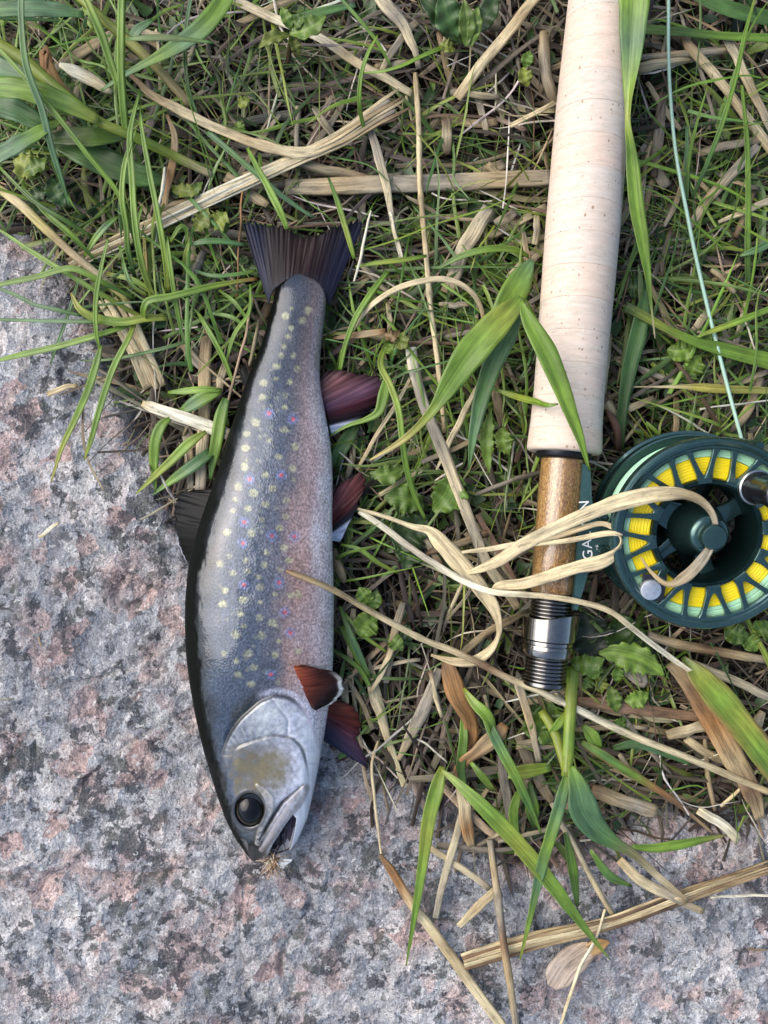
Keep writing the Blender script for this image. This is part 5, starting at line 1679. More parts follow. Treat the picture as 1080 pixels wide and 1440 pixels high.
straw([(710, 1018, 14, 14), (700, 1034, 15, 24), (680, 1050, 15, 24, 15), (660, 1066, 13, 20, 30), (646, 1082, 10, 14), (640, 1098, 8, 4)], [RUST, TAN, (.40, .25, .12), RUST, BROWN], "shiny tan brown folded leaf across the leafy grass plant's base", name="dry_leaf", cat="dead leaf", ncol=7)
straw([(605, 944, 11, 8), (608, 958, 12, 5), (613, 980, 12, 6), (621, 1008, 10, 6)], [BROWN, PALE, BUFF, PALE], "short knobbly pale stem below the curling buff leaf", kind='tube', nodes=(.05, .6))
straw([(727, 954, 11, 12), (737, 986, 12, 12), (746, 1018, 11, 11), (759, 1072, 8, 9)], [GREY, TAN, GREY], "grey straw hanging below the rod's end cap")
straw([(532, 1042, 5, 4), (524, 1070, 5, 5), (526, 1110, 4, 5), (533, 1170, 3, 4), (537, 1206, 3, 3)], [TAN, PALE, PALE], "thin pale straw on the granite below the pectoral fins", kind='tube')
straw([(910, 893, 8, 12), (945, 903, 9, 13), (985, 911, 9, 13), (1030, 920, 8, 13), (1090, 930, 6, 12)], [GREY, TAN, BROWN, TAN, GREY], "brown grey stalk lying just under the reel's bottom rim", kind='tube')
straw([(812, 985, 7, 14), (860, 992, 8, 17), (905, 998, 8, 16), (955, 1005, 7, 14), (1000, 1011, 5, 10)], [BROWN, (.24, .15, .09), BROWN, (.24, .15, .09)], "flat dark brown straw below the leafy weed by the rod end", ncol=7)
straw([(945, 930, 9, 18), (972, 965, 11, 30), (1006, 1015, 12, 32), (1036, 1074, 11, 28), (1056, 1112, 9, 26), (1070, 1150, 6, 16)], [TAN, BROWN, RUST, TAN, BROWN, TAN], "wide withered brown sheath below the reel at right", ncol=9, ragged=.18)
straw([(965, 930, 7, 12), (1020, 952, 8, 12), (1090, 985, 6, 11)], [GREY, PALE, GREY], "grey level straw right of the withered sheath")
straw([(835, 905, 5, 12), (905, 960, 7, 13), (890, 930, 7, 13)], [GREY, GREY, GREY], "short grey fragment under the reel's lower left")
straw([(500, 905, 5, 9), (520, 960, 6, 12), (535, 1010, 6, 12), (552, 1058, 4, 9)], [TAN, PALE, TAN], "upright tan straw right of the pectoral fin")
straw([(618, 940, 8, 12), (600, 985, 9, 17), (578, 1030, 7, 15), (560, 1068, 4, 6)], [GREY, GREY, TAN], "grey broad straw slanting down to the rock edge")
straw([(553, 905, 10, 7), (540, 940, 11, 9), (520, 976, 9, 3)], [TAN, PALE, TAN], "narrow tan blade near the round weed leaves")
straw([(648, 1098, 9, 16), (652, 1130, 10, 18), (657, 1170, 9, 16), (662, 1190, 6, 10)], [TAN, PALE, RUST, TAN], "tan papery leaf hanging over the rock edge at centre", name="dry_leaf", cat="dead leaf", ncol=7)
straw([(660, 1110, 6, 9), (640, 1180, 8, 11), (612, 1290, 5, 9)], [GREY, PALE, GREY], "grey straw leaning left over the bottom granite")
straw([(602, 1190, 5, 8), (640, 1215, 6, 9), (690, 1250, 6, 8)], [TAN, PALE, GREY], "short tan straw on the rock between two hanging blades")
straw([(696, 1252, 9, 12), (672, 1276, 9, 13), (646, 1302, 6, 9)], [BUFF, TAN, PALE], "short buff fragment beside the grey upright stalk")
straw([(775, 1130, 9, 7), (820, 1215, 9, 8), (862, 1288, 6, 7)], [GREY, PALE, TAN], "thin grey straw under the leafy plant's lower leaves", kind='tube')
straw([(872, 1208, 10, 12), (905, 1240, 10, 14), (950, 1262, 9, 13), (990, 1283, 6, 8)], [TAN, PALE, GREY, TAN], "flat grey straw ending on the thick split stalk")
straw([(66, 556, 2, 7), (88, 546, 3, 8), (110, 542, 2, 6)], [TAN, BUFF, TAN], "short tan straw lying alone on the left granite")
straw([(56, 756, 2, 4), (70, 744, 3, 6), (84, 734, 2, 4)], [BUFF, WHITE, BUFF], "tiny pale straw chip on the left granite beside the dorsal fin")
straw([(1040, 780 + 290, 6, 10), (1060, 1100, 6, 8), (1090, 1120, 4, 6)], [TAN, GREY, TAN], "short tan straw at the right edge above the bottom granite")

# ---------------------------------------------------------------- grass blades picked out one by one
gblade([(748, 366, 24, 8), (735, 388, 25, 30), (718, 420, 26, 40, 10), (705, 448, 26, 34)], [BG, G2, G1], "upper part of the big bent grass leaf beside the cork grip", ncol=7, fold=.12)
gblade([(733, 418, 29, 8), (722, 432, 30, 26), (690, 465, 31, 42, -8), (660, 500, 31, 43, -5), (635, 536, 30, 32, 0), (612, 572, 29, 16), (590, 598, 28, 11), (565, 620, 27, 9), (520, 647, 24, 2)],
       [G1, YG, G2, G1, G1, YG, (.42, .37, .10), (.50, .40, .14)], "big bent grass leaf with a yellow tip pointing at the trout", ncol=9, fold=.14, ripple=.08)
gblade([(728, 440, 22, 18), (708, 478, 23, 32), (692, 515, 22, 28), (676, 565, 20, 22), (666, 610, 19, 14), (659, 660, 17, 2)], [BG, BG, G3, BG, G3], "blue green blade hanging below the big bent grass leaf", ncol=7)
gblade([(733, 424, 46, 5), (741, 446, 47.5, 18), (765, 490, 48, 30), (783, 530, 48, 27), (800, 575, 47, 20), (816, 618, 44, 12), (829, 662, 40, 2)], [G2, G2, G1, G2, G2, G1], "bright grass blade lying over the cork grip's lower end", ncol=7)
gblade([(893, -60, 44, 44, -15), (892, 0, 44, 43, -18), (890, 50, 43, 36, -22), (887, 100, 41, 24, -35), (884, 148, 39, 11, -50), (883, 172, 38, 8, -30), (886, 205, 36, 14), (890, 245, 35, 20), (896, 300, 33, 21), (904, 345, 31, 17), (911, 390, 29, 9), (915, 425, 27, 4), (921, 476, 24, 1.5)],
       [G2, G2, BG, G2, YG, G1, G2, G2, G1, G1, PALE], "long broad grass blade hugging the cork grip's upper right side", ncol=9, seg=80)
gblade([(909, 405, 12, 6), (903, 440, 14, 20), (896, 470, 14, 24), (885, 515, 13, 22), (877, 560, 12, 17), (873, 600, 10, 14), (873, 632, 7, 8)], [G4, G3, G3, G4, DG], "dark grass blade hanging towards the reel's upper left", ncol=7)
gblade([(878, 430, 14, 14), (905, 445, 15, 13), (938, 463, 15, 11), (978, 481, 15, 14), (1025, 494, 14, 20), (1095, 512, 12, 24)], [G4, YG, G1, G1, G2], "broad blade reaching right under the fly line above the reel", ncol=7)
gblade([(980, 474, 16, 3), (1000, 466, 17, 7), (1028, 456, 17, 9), (1095, 430, 15, 9)], [G2, YG, G2, G1], "bright narrow blade at the right edge above the reel")
gblade([(868, 544, 10, 1.5), (920, 544, 12, 2.5), (965, 544, 13, 7), (985, 545, 13, 12), (1010, 547, 13, 12), (1095, 550, 11, 9)], [TAN, PALE, YEL_, YEL_, (.30, .32, .08)], "pale yellow blade lying level just above the reel")
gblade([(972, 280, 10, 4), (990, 240, 18, 6), (1016, 172, 27, 7), (1034, 110, 30, 6.5), (1047, 50, 31, 6), (1060, 2, 30, 3), (1064, -20, 30, 2)], [G4, G3, G1, G1, G2, YG], "slim upright grass blade right of the fly line")
gblade([(904, 42, 11, 14), (960, 46, 13, 13), (1013, 51, 13, 12), (1095, 55, 11, 12)], [G1, G4, G1, G1], "level green blade crossing behind the fly line at top right")
gblade([(970, -12, 8, 18), (1000, 4, 9, 22), (1030, 16, 9, 22), (1095, 30, 7, 22)], [G4, G3, G4], "broad dark blade in the top right corner", ncol=7)
gblade([(1040, 360, 12, 3), (1062, 352, 14, 10), (1095, 335, 13, 13)], [G3, BG, BG], "blunt blue green blade tip at the right edge")
gblade([(1052, 400, 8, 9), (1051, 350, 12, 9), (1052, 280, 13, 8), (1050, 200, 14, 7), (1043, 120, 15, 4)], [G4, G1, G1, G2], "upright green grass stem near the right edge")
gblade([(966, 283, 10, 4), (968, 230, 14, 5), (978, 180, 18, 4), (994, 124, 20, 1.5)], [G4, G1, G2], "short pointed blade left of the slim upright blade")
gblade([(962, 290, 9, 5), (965, 230, 12, 6), (966, 178, 13, 4)], [G3, BG, BG], "short blunt blade close right of the fly line")
gblade([(322, -10, 26, 24), (305, 18, 27, 27), (283, 42, 27, 28), (255, 62, 26, 24), (228, 78, 25, 17), (195, 95, 23, 10), (165, 112, 22, 7), (142, 128, 20, 3)], [G2, G1, BG, G2, BG, G3], "broad bright blade slanting in from the top left edge", ncol=7)
gblade([(172, -20, 42, 9), (171, 40, 40, 10), (171, 100, 34, 10), (174, 150, 28, 10), (178, 188, 22, 8)], [G1, G2, G1, G1], "stout upright green stem at the top left", thick=.0015)
gblade([(112, -20, 30, 9), (128, 14, 30, 11), (142, 46, 28, 12), (154, 82, 25, 11), (168, 126, 21, 9)], [YG, G2, G1, G2], "short green blade leaning against the stout upright stem")
gblade([(30, -20, 46, 9), (31, 40, 44, 9), (38, 95, 41, 10), (58, 150, 37, 10), (72, 205, 32, 9), (86, 250, 27, 7), (98, 290, 21, 2)], [BG, G3, BG, BG, G3], "long blue green blade drooping down the left side")
gblade([(-10, 60, 34, 4), (20, 92, 36, 6), (50, 126, 36, 7), (80, 162, 34, 7), (122, 216, 31, 7), (166, 272, 26, 7), (182, 312, 22, 6), (192, 350, 17, 4)], [G2, G1, G1, G2, G1], "slender green blade running diagonally into the tuft")
gblade([(270, -10, 22, 5), (262, 40, 22, 6), (261, 90, 20, 6), (266, 128, 17, 5), (278, 164, 13, 3)], [BG, G4, G4, G3], "dark thin blade hanging below the broad bright blade")
gblade([(178, 55, 50, 3), (200, 54, 52, 8), (240, 54, 52, 9), (300, 60, 51, 3)], [G3, (.16, .20, .07), G3], "blurred near blade crossing the top left stems")
gblade([(348, 208, 16, 4), (362, 236, 20, 8), (378, 264, 22, 9), (394, 296, 22, 9), (404, 322, 20, 6)], [G2, G1, G2, G2], "short bright blade pointing onto the tail fin's left lobe")
gblade([(292, 186, 14, 8), (325, 214, 15, 8), (360, 244, 15, 8), (400, 278, 14, 7), (440, 306, 12, 3)], [BG, G3, BG, BG], "blue green blade crossing above the tail fin")
gblade([(462, 250, 15, 3), (474, 282, 19, 7), (484, 314, 21, 8), (493, 345, 20, 7), (498, 364, 18, 4)], [G4, G1, YG, G2], "narrow blade lying over the tail fin's right lobe")
gblade([(531, 50, 30, 2), (519, 72, 30, 5), (509, 100, 28, 6), (505, 140, 24, 6), (508, 165, 18, 6), (514, 190, 12, 4)], [G2, G1, G2, G1], "slim arched blade above the tail's right lobe")
gblade([(626, 66, 12, 7), (596, 78, 15, 6), (566, 92, 16, 5), (540, 100, 15, 4), (512, 103, 12, 2)], [G1, G2, G2, G1], "thin bright blade left of the leafy top plant")
gblade([(472, -10, 14, 4), (495, 16, 16, 5), (514, 38, 16, 5), (532, 62, 15, 5), (550, 94, 11, 3)], [G3, G1, G2], "thin blade slanting down from the top edge centre")
gblade([(400, 30, 8, 10), (462, 15, 9, 12), (500, 8, 7, 6)], [G4, G3, BG], "blurred green blade at the top edge beside the seedling")
gblade([(545, 480, 10, 6), (535, 512, 16, 9), (548, 540, 20, 9), (560, 575, 22, 9), (566, 620, 22, 9), (572, 660, 19, 8), (584, 700, 14, 6), (598, 730, 9, 4)], [G1, YG, G2, G1, G2], "bright jointed grass stem right of the anal fin", thick=.0012)
gblade([(478, 522, 12, 5), (486, 484, 16, 7), (500, 448, 19, 8), (522, 412, 20, 8), (545, 382, 18, 6)], [G2, G1, G2, G1], "bright narrow stem right of the tail's narrow end", thick=.001)
gblade([(500, 375, 16, 3), (530, 370, 17, 6), (565, 366, 17, 7), (600, 360, 15, 4)], [G2, YG, G1], "level green blade just right of the tail fin")
gblade([(612, 380, 10, 4), (650, 360, 15, 9), (690, 350, 17, 10), (725, 352, 14, 9), (745, 362, 10, 4)], [G4, G1, G2, G1], "arched blade rising to the left of the cork grip")
gblade([(545, 530, 18, 10), (540, 555, 19, 16), (532, 580, 19, 12), (515, 590, 18, 8), (490, 598, 17, 5), (465, 612, 15, 2)], [G2, G1, G2, G2, G1], "bright folded blade beneath the anal fin's tip")
gblade([(503, 595, 6, 10), (490, 615, 8, 20), (476, 638, 8, 20), (468, 660, 6, 12)], [G4, G3, G4], "wide dark blade between the anal and pelvic fins", ncol=7)
gblade([(690, 545, 16, 3), (720, 556, 20, 8), (748, 564, 30, 10), (772, 570, 43, 6), (785, 568, 44, 2)], [G1, YG, G2, G1], "small green shoot touching the cork grip's left side")
gblade([(455, 905, 6, 4), (505, 940, 9, 7), (520, 965, 8, 6), (480, 880, 8, 8)], [G4, G1, G2, G1], "small green blade close to the pectoral fin")
gblade([(478, 852, 8, 4), (490, 885, 11, 8), (505, 920, 11, 9), (520, 952, 8, 4)], [G1, G3, BG, G1], "blue green blade pointing down beside the trout's belly")
gblade([(484, 862, 9, 4), (510, 892, 11, 6), (545, 918, 8, 3)], [G2, G1, YG], "thin yellow green blade right of the trout's belly")
gblade([(480, 766, 10, 3), (505, 772, 12, 6), (530, 790, 12, 6), (560, 806, 9, 3)], [G2, G1, YG], "thin green blade below the pelvic fin")
gblade([(1044, 1280 - 420, 8, 6), (1060, 890, 10, 8), (1078, 925, 10, 8), (1092, 960, 8, 6)], [G1, YG, G2], "green stem at the right edge below the reel")
gblade([(960, 924, 14, 6), (978, 945, 17, 26), (1002, 972, 18, 38), (1035, 1012, 18, 40), (1062, 1046, 17, 38), (1100, 1098, 14, 34)], [G4, YG, G2, YG, G2, G2], "broad yellow green blade with brown edges at the right edge", edge=(.30, .17, .06), ncol=9)
gblade([(818, 1044, 12, 8), (845, 1060, 14, 13), (882, 1084, 14, 13), (915, 1104, 12, 10), (945, 1124, 10, 8), (1005, 1174, 6, 3)], [G1, G3, G1, RUST, BROWN, TAN], "half withered blade slanting from the leafy plant to the right", edge=(.28, .15, .05))
gblade([(862, 1052, 8, 8), (895, 1045, 9, 14), (930, 1055, 9, 14), (972, 1074, 7, 6)], [G4, BG, G3], "blue green blade lying under the long straw at lower right")
gblade([(888, 1190, 10, 5), (915, 1192, 11, 12), (955, 1187, 11, 14), (990, 1180, 10, 9), (1022, 1174, 8, 2)], [G1, G2, G1, (.22, .17, .05)], "green blade tip lying on the granite at lower right")

# ---------------------------------------------------------------- top-left reed-like plant
pl = empty("reed_grass_plant", "large broad-leaved green grass plant reaching in from the top left", "grass plant")
gstem("stem", [(-14, 56, 30, 17), (30, 82, 29, 18), (70, 116, 28, 16), (105, 145, 27, 15), (142, 172, 25, 14), (188, 192, 22, 14), (240, 217, 17, 14), (298, 246, 10, 10)], [YG, YG, (.26, .32, .05), G2, YG, G2, YG, BUFF], pl, nodes=(.5,), sides=12)
gstem("stem", [(104, -10, 24, 12), (160, 40, 22, 14), (208, 82, 19, 14), (268, 148, 12, 12)], [YG, YG, (.38, .34, .12), TAN], pl, sides=12, nodes=(.4,))
for ctrl, cc in [([(-14, 122, 33, 30), (40, 128, 33, 30), (90, 145, 31, 27), (138, 170, 28, 12)], [G1, G2, G1, YG]),
                 ([(-14, 96, 26, 40), (20, 106, 27, 38), (60, 118, 26, 26), (86, 130, 24, 8)], [BG, BG, G3, G3]),
                 ([(-14, 226, 34, 24), (24, 204, 35, 24), (56, 186, 34, 18), (92, 166, 31, 5)], [BG, BG, G2, G2]),
                 ([(-14, 144, 25, 32), (24, 156, 25, 32), (56, 172, 24, 22), (80, 180, 22, 6)], [G3, BG, G3, G4]),
                 ([(72, 196, 18, 14), (105, 192, 19, 27), (140, 193, 19, 26), (178, 192, 17, 8)], [G4, (.10, .14, .05), G1, G4]),
                 ([(80, 200, 14, 20), (120, 214, 15, 40), (160, 234, 14, 38), (200, 248, 12, 30), (236, 256, 9, 8)], [G4, G3, G4, G3, G4]),
                 ([(-14, 14, 36, 22), (30, 13, 36, 24), (75, 14, 35, 22), (118, 21, 33, 8)], [G3, BG, BG, G3]),
                 ([(215, 28, 22, 6), (192, 44, 22, 14), (182, 62, 20, 10)], [G3, BG, G3])]:
    gblade(ctrl, cc, parent=pl, name="leaf", ncol=9, fold=.14, ripple=.1)

# ---------------------------------------------------------------- tuft of fine grass on the rock's edge, left of the tail
tf = empty("grass_tuft", "tuft of fine green grass spilling onto the granite left of the tail", "grass tuft")
for ctrl, cc in [
    ([(200, 447, 10, 6), (150, 418, 16, 7), (110, 394, 18, 7), (50, 357, 17, 7), (-12, 316, 13, 3)], [YG, G1, G2, G1]),
    ([(190, 420, 10, 4), (140, 395, 20, 8), (103, 378, 22, 9), (50, 390, 20, 8), (-12, 403, 16, 7)], [G1, G2, G1, G1]),
    ([(235, 447, 12, 8), (205, 448, 14, 11), (172, 453, 15, 12), (133, 447, 16, 13), (112, 434, 17, 9), (100, 412, 17, 3)], [YG, YG, G2, YG, YEL_]),
    ([(203, 448, 13, 8), (202, 436, 18, 9), (208, 424, 20, 10), (243, 417, 20, 10), (293, 404, 18, 9), (330, 397, 14, 6), (362, 392, 11, 5)], [G2, G1, G2, G1, YG, RUST]),
    ([(202, 450, 11, 6), (143, 470, 15, 8), (83, 487, 13, 9), (30, 499, 9, 8), (-12, 509, 5, 4)], [G1, G2, G1, G2]),
    ([(190, 455, 12, 5), (180, 478, 17, 8), (160, 517, 17, 9), (140, 577, 13, 9), (128, 620, 9, 7), (119, 646, 5, 2)], [YG, G2, G1, G1, YG]),
    ([(152, 336, 26, 3), (142, 380, 25, 6), (135, 425, 21, 7), (136, 470, 17, 6), (143, 502, 13, 2)], [G1, G1, G2, G1]),
    ([(142, 486, 16, 5), (135, 515, 17, 11), (123, 552, 14, 11), (105, 592, 10, 9), (88, 628, 7, 7), (72, 678, 4, 2)], [G1, G1, G2, YG, YEL_]),
    ([(117, 562, 10, 2), (117, 613, 8, 3.5), (125, 650, 5, 3), (146, 690, 3, 2)], [BROWN, TAN, PALE]),
    ([(187, 448, 9, 4), (140, 452, 12, 6), (100, 452, 12, 6), (40, 451, 9, 5), (-12, 449, 7, 4)], [G3, G3, BG, G3]),
    ([(115, 444, 10, 4), (80, 436, 11, 6), (50, 429, 10, 6), (20, 414, 8, 5), (-12, 402, 7, 4)], [G3, BG, G3]),
    ([(235, 332, 22, 2), (238, 360, 22, 6), (244, 405, 19, 7), (252, 450, 14, 6), (259, 484, 9, 2)], [G1, G2, G1, G3]),
    ([(290, 470, 10, 3), (245, 486, 13, 5), (200, 497, 12, 5), (150, 506, 9, 4), (114, 507, 6, 2)], [G4, G3, G4]),
    ([(112, 390, 9, 4), (100, 430, 10, 5), (86, 470, 7, 5), (71, 512, 4, 2)], [G3, BG, G3]),
    ([(216, 420, 10, 8), (200, 372, 20, 9), (190, 310, 26, 9), (186, 250, 28, 9), (183, 190, 28, 8), (196, 130, 28, 3)], [YG, G1, G2, G1, G1]),
    ([(236, 410, 10, 7), (232, 360, 20, 8), (222, 300, 25, 8), (210, 240, 27, 8), (199, 176, 27, 5), (197, 150, 26, 2)], [YG, G2, G1, G2]),
    ([(218, 422, 10, 7), (205, 390, 16, 8), (196, 360, 19, 7), (193, 320, 21, 6), (200, 290, 21, 3)], [YG, G1, G1, G2]),
    ([(206, 410, 9, 5), (205, 370, 14, 6), (203, 335, 16, 4)], [YEL_, (.40, .28, .08), YEL_]),
    ([(190, 390, 10, 5), (180, 350, 18, 8), (178, 320, 22, 8), (172, 280, 26, 8), (176, 230, 28, 7), (192, 180, 28, 2)], [G4, G1, G2, G1]),
    ([(168, 345, 12, 4), (185, 400, 14, 6), (208, 416, 11, 5)], [G1, G3, YG]),
    ([(118, 362, 14, 4), (136, 334, 18, 9), (150, 318, 19, 9), (166, 305, 17, 4)], [G1, G2, BG, G2]),
    ([(30, 262, 20, 4), (70, 304, 22, 8), (105, 335, 20, 8), (134, 366, 14, 4)], [G1, G1, G2, G1]),
    ([(0, 236, 22, 4), (50, 285, 24, 6), (95, 312, 22, 7), (128, 332, 16, 4)], [G1, G4, G1]),
    ([(150, 385, 12, 5), (190, 395, 14, 8), (215, 412, 12, 6)], [YG, G2, YG]),
    ([(240, 340, 16, 4), (255, 318, 18, 7), (262, 322, 17, 6), (262, 345, 14, 3)], [G2, G1, G2]),
    ([(263, 385, 12, 8), (262, 360, 16, 9), (266, 340, 18, 3)], [G1, YG, G2]),
    ([(268, 345, 14, 4), (285, 340, 16, 8), (315, 340, 15, 8), (346, 345, 12, 4)], [BG, G3, BG])]:
    gblade(ctrl, cc, parent=tf, name="blade", fold=.3)

tf2 = empty("grass_tuft", "short-bladed grass tuft wedged between the granite and the trout's back", "grass tuft")
for ctrl, cc in [
    ([(312, 549, 13, 5), (290, 548, 14, 10), (262, 550, 13, 10), (236, 552, 10, 3)], [G1, G2, G1]),
    ([(310, 550, 13, 9), (290, 558, 14, 19), (270, 570, 13, 18), (252, 580, 10, 5)], [G2, G2, BG, G2]),
    ([(240, 588, 12, 5), (228, 598, 13, 14), (219, 620, 12, 16), (217, 650, 9, 13), (219, 692, 4, 2)], [G2, G1, G2, G1]),
    ([(290, 607, 14, 5), (268, 622, 15, 15), (244, 645, 13, 13), (215, 672, 8, 8), (192, 694, 4, 2)], [YG, G2, YG, YG]),
    ([(297, 636, 10, 14), (275, 652, 11, 18), (250, 670, 9, 14), (230, 684, 6, 7), (215, 696, 3, 2)], [G3, BG, G2, BG]),
    ([(318, 560, 12, 10), (310, 590, 13, 18), (304, 625, 12, 17), (299, 650, 9, 12), (296, 674, 6, 3)], [G3, G2, G1, G3]),
    ([(276, 436, 12, 3), (288, 456, 16, 6), (302, 480, 17, 7), (318, 512, 15, 7), (331, 548, 12, 2)], [G2, G1, G2, G2]),
    ([(352, 400, 12, 3), (350, 440, 16, 5), (330, 470, 16, 6), (318, 510, 13, 3)], [G1, G2, G1]),
    ([(290, 440, 10, 4), (330, 448, 14, 6), (360, 480, 10, 3)], [G3, G1, G3]),
    ([(308, 408, 10, 3), (330, 425, 14, 6), (352, 455, 12, 3)], [G2, G1, G2]),
    ([(268, 378, 10, 3), (300, 388, 14, 6), (345, 384, 13, 5), (360, 380, 11, 3)], [BG, G3, G2])]:
    gblade(ctrl, cc, parent=tf2, name="blade", fold=.22)

# ---------------------------------------------------------------- leafy grass plant below the rod's end
gp = empty("grass_plant", "leafy grass plant below the rod end drooping over the granite", "grass plant")
gstem("stem", [(806, 938, 12, 18), (803, 985, 16, 17), (800, 1040, 20, 17), (797, 1092, 23, 13)], [G2, YG, G2, YG], gp, sides=12, nodes=(.98,))
gstem("stem", [(762, 1000, 9, 12), (780, 1030, 14, 14), (790, 1062, 18, 13), (796, 1090, 21, 9)], [YG, (.25, .31, .05), YG, YG], gp, sides=12)
for ctrl, cc in [
    ([(797, 1086, 24, 6), (792, 1112, 26, 16), (776, 1168, 28, 17), (762, 1215, 26, 15), (748, 1278, 20, 9), (731, 1350, 10, 2)], [G2, BG, G2, BG, G2, YG]),
    ([(803, 1078, 24, 8), (812, 1105, 26, 30, 10), (820, 1138, 26, 44, 10), (838, 1165, 24, 34, 5), (862, 1184, 21, 20), (890, 1200, 18, 12), (925, 1232, 14, 10), (968, 1268, 12, 6)], [G2, BG, BG, G3, (.25, .22, .09), PALE, TAN]),
    ([(620, 1082, 16, 4), (640, 1098, 20, 11), (670, 1125, 24, 19), (705, 1160, 26, 23), (745, 1205, 26, 23), (785, 1255, 22, 19), (815, 1295, 18, 12), (838, 1325, 14, 6), (857, 1348, 10, 1.5)], [YG, G2, G1, YG, G2, G1, G2, YG]),
    ([(622, 1078, 15, 8), (616, 1100, 17, 19), (603, 1150, 18, 20), (595, 1210, 15, 15), (585, 1275, 10, 10), (571, 1358, 5, 1.5)], [YG, G2, YG, G2, G1, G2]),
    ([(678, 1000, 14, 6), (690, 1025, 17, 13), (705, 1055, 18, 15), (724, 1090, 18, 14), (742, 1128, 15, 11), (761, 1172, 10, 2)], [G2, BG, G2, G3, G2]),
    ([(652, 968, 12, 4), (668, 990, 16, 14), (684, 1006, 18, 18, 20), (692, 1026, 17, 14, 40), (686, 1036, 14, 8)], [YG, G2, G2, G1]),
    ([(650, 1000, 10, 4), (652, 1035, 13, 12), (648, 1075, 12, 12), (652, 1110, 9, 8)], [G2, G1, G4, G1]),
    ([(662, 1072, 12, 5), (678, 1092, 14, 10), (695, 1112, 12, 6)], [G2, G1, YG]),
    ([(772, 1032, 14, 3), (785, 1018, 17, 12), (798, 998, 16, 3)], [G1, G2, YG]),
    ([(820, 1020, 12, 6), (832, 1035, 13, 20), (843, 1055, 12, 10)], [G1, G2, G1]),
    ([(745, 1100, 10, 6), (748, 1135, 12, 20), (752, 1165, 9, 5)], [G4, G1, G4]),
    ([(735, 1100, 9, 4), (722, 1140, 12, 14), (730, 1190, 8, 4)], [G1, G2, G1]),
    ([(795, 1170, 10, 6), (805, 1220, 10, 14), (812, 1275, 6, 5)], [G4, G1, G4]),
    ([(830, 1195, 9, 5), (856, 1230, 10, 13), (888, 1246, 6, 3)], [G1, G3, G1]),
    ([(700, 1090, 8, 8), (735, 1085, 11, 20), (775, 1078, 9, 12)], [G1, YG, G2])]:
    gblade(ctrl, cc, parent=gp, name="leaf", ncol=9, fold=.2, ripple=.06)

# ---------------------------------------------------------------- broad-leaved weeds
w1 = empty("weed_plant", "leafy green weed beside the rod's threaded end", "weed")
for a in [(802, 925, 850, 925, 34, 12, 18, G1, .2), (842, 918, 934, 950, 46, 16, 18, G2, -.1), (838, 930, 838, 955, 26, 14, 12, G2, .1), (858, 965, 868, 1002, 26, 10, 10, G2, .0), (878, 985, 912, 974, 28, 10, 11, G2, .1),
          (850, 950, 846, 975, 22, 9, 10, YG, .1), (866, 958, 872, 935, 20, 11, 12, G1, 0), (835, 952, 820, 968, 20, 9, 10, G1, 0), (880, 1010, 858, 1030, 20, 7, 8, G1, 0)]:
    wleaf(w1, *a[:8], bend=a[8])
w2 = empty("weed_plant", "dark spotted weed leaves in the shade below the reel's left side", "weed")
for a in [(822, 860, 850, 930, 66, 5, 8, (.07, .10, .06), .05), (868, 862, 880, 935, 60, 6, 9, G4, -.05), (900, 880, 895, 935, 40, 6, 8, G1, 0), (770, 985, 790, 1050, 60, 5, 8, G1, .1), (745, 1000, 760, 1045, 36, 5, 7, G1, 0)]:
    wleaf(w2, *a[:8], bend=a[8], serr=(4, .12))
w3 = empty("weed_plant", "round-leaved green weed right of the trout's belly", "weed")
for a in [(530, 868, 506, 895, 40, 10, 11, G2, .1), (520, 850, 505, 826, 26, 9, 11, G2, 0), (524, 858, 530, 830, 22, 9, 10, G1, 0), (548, 892, 566, 915, 24, 8, 10, G1, 0), (560, 880, 580, 900, 22, 7, 8, G4, 0)]:
    wleaf(w3, *a[:8], bend=a[8], serr=(3, .08))
w4 = empty("weed_plant", "jagged dark weed leaves right of the pelvic fin", "weed")
for a in [(600, 730, 560, 780, 62, 9, 10, G4, .1), (610, 720, 640, 660, 58, 9, 11, G1, .1), (596, 715, 540, 700, 50, 9, 11, G1, .1), (570, 655, 520, 665, 34, 12, 13, G2, -.15), (580, 760, 570, 800, 44, 8, 8, G4, 0)]:
    wleaf(w4, *a[:8], bend=a[8], serr=(5, .35))
w5 = empty("weed_plant", "serrated narrow weed leaf and small fan leaf left of the cork's lower end", "weed")
for a in [(690, 575, 688, 665, 24, 13, 12, G2, .05), (708, 600, 716, 640, 30, 13, 14, G2, .1), (715, 585, 708, 602, 5, 10, 13, G2, 0)]:
    wleaf(w5, *a[:8], bend=a[8], serr=(8, .35))
w6 = empty("weed_seedling", "small bright seedling with spread leaves at the top centre left", "weed")
for a in [(408, 48, 458, 22, 30, 20, 24, G2, .1), (410, 42, 396, 10, 18, 20, 22, G2, 0), (408, 50, 364, 68, 20, 19, 22, YG, .12), (412, 52, 420, 78, 16, 17, 14, YG, 0), (412, 40, 428, 20, 18, 20, 23, G1, 0)]:
    wleaf(w6, *a[:8], bend=a[8], serr=(3, .1))
gstem("stem", [(404, 92, 6, 6), (407, 70, 12, 8), (410, 46, 20, 6)], [BROWN, DBROWN, G1], w6)
w7 = empty("weed_plant", "dark glossy leafy plant at the top edge left of the cork grip", "weed")
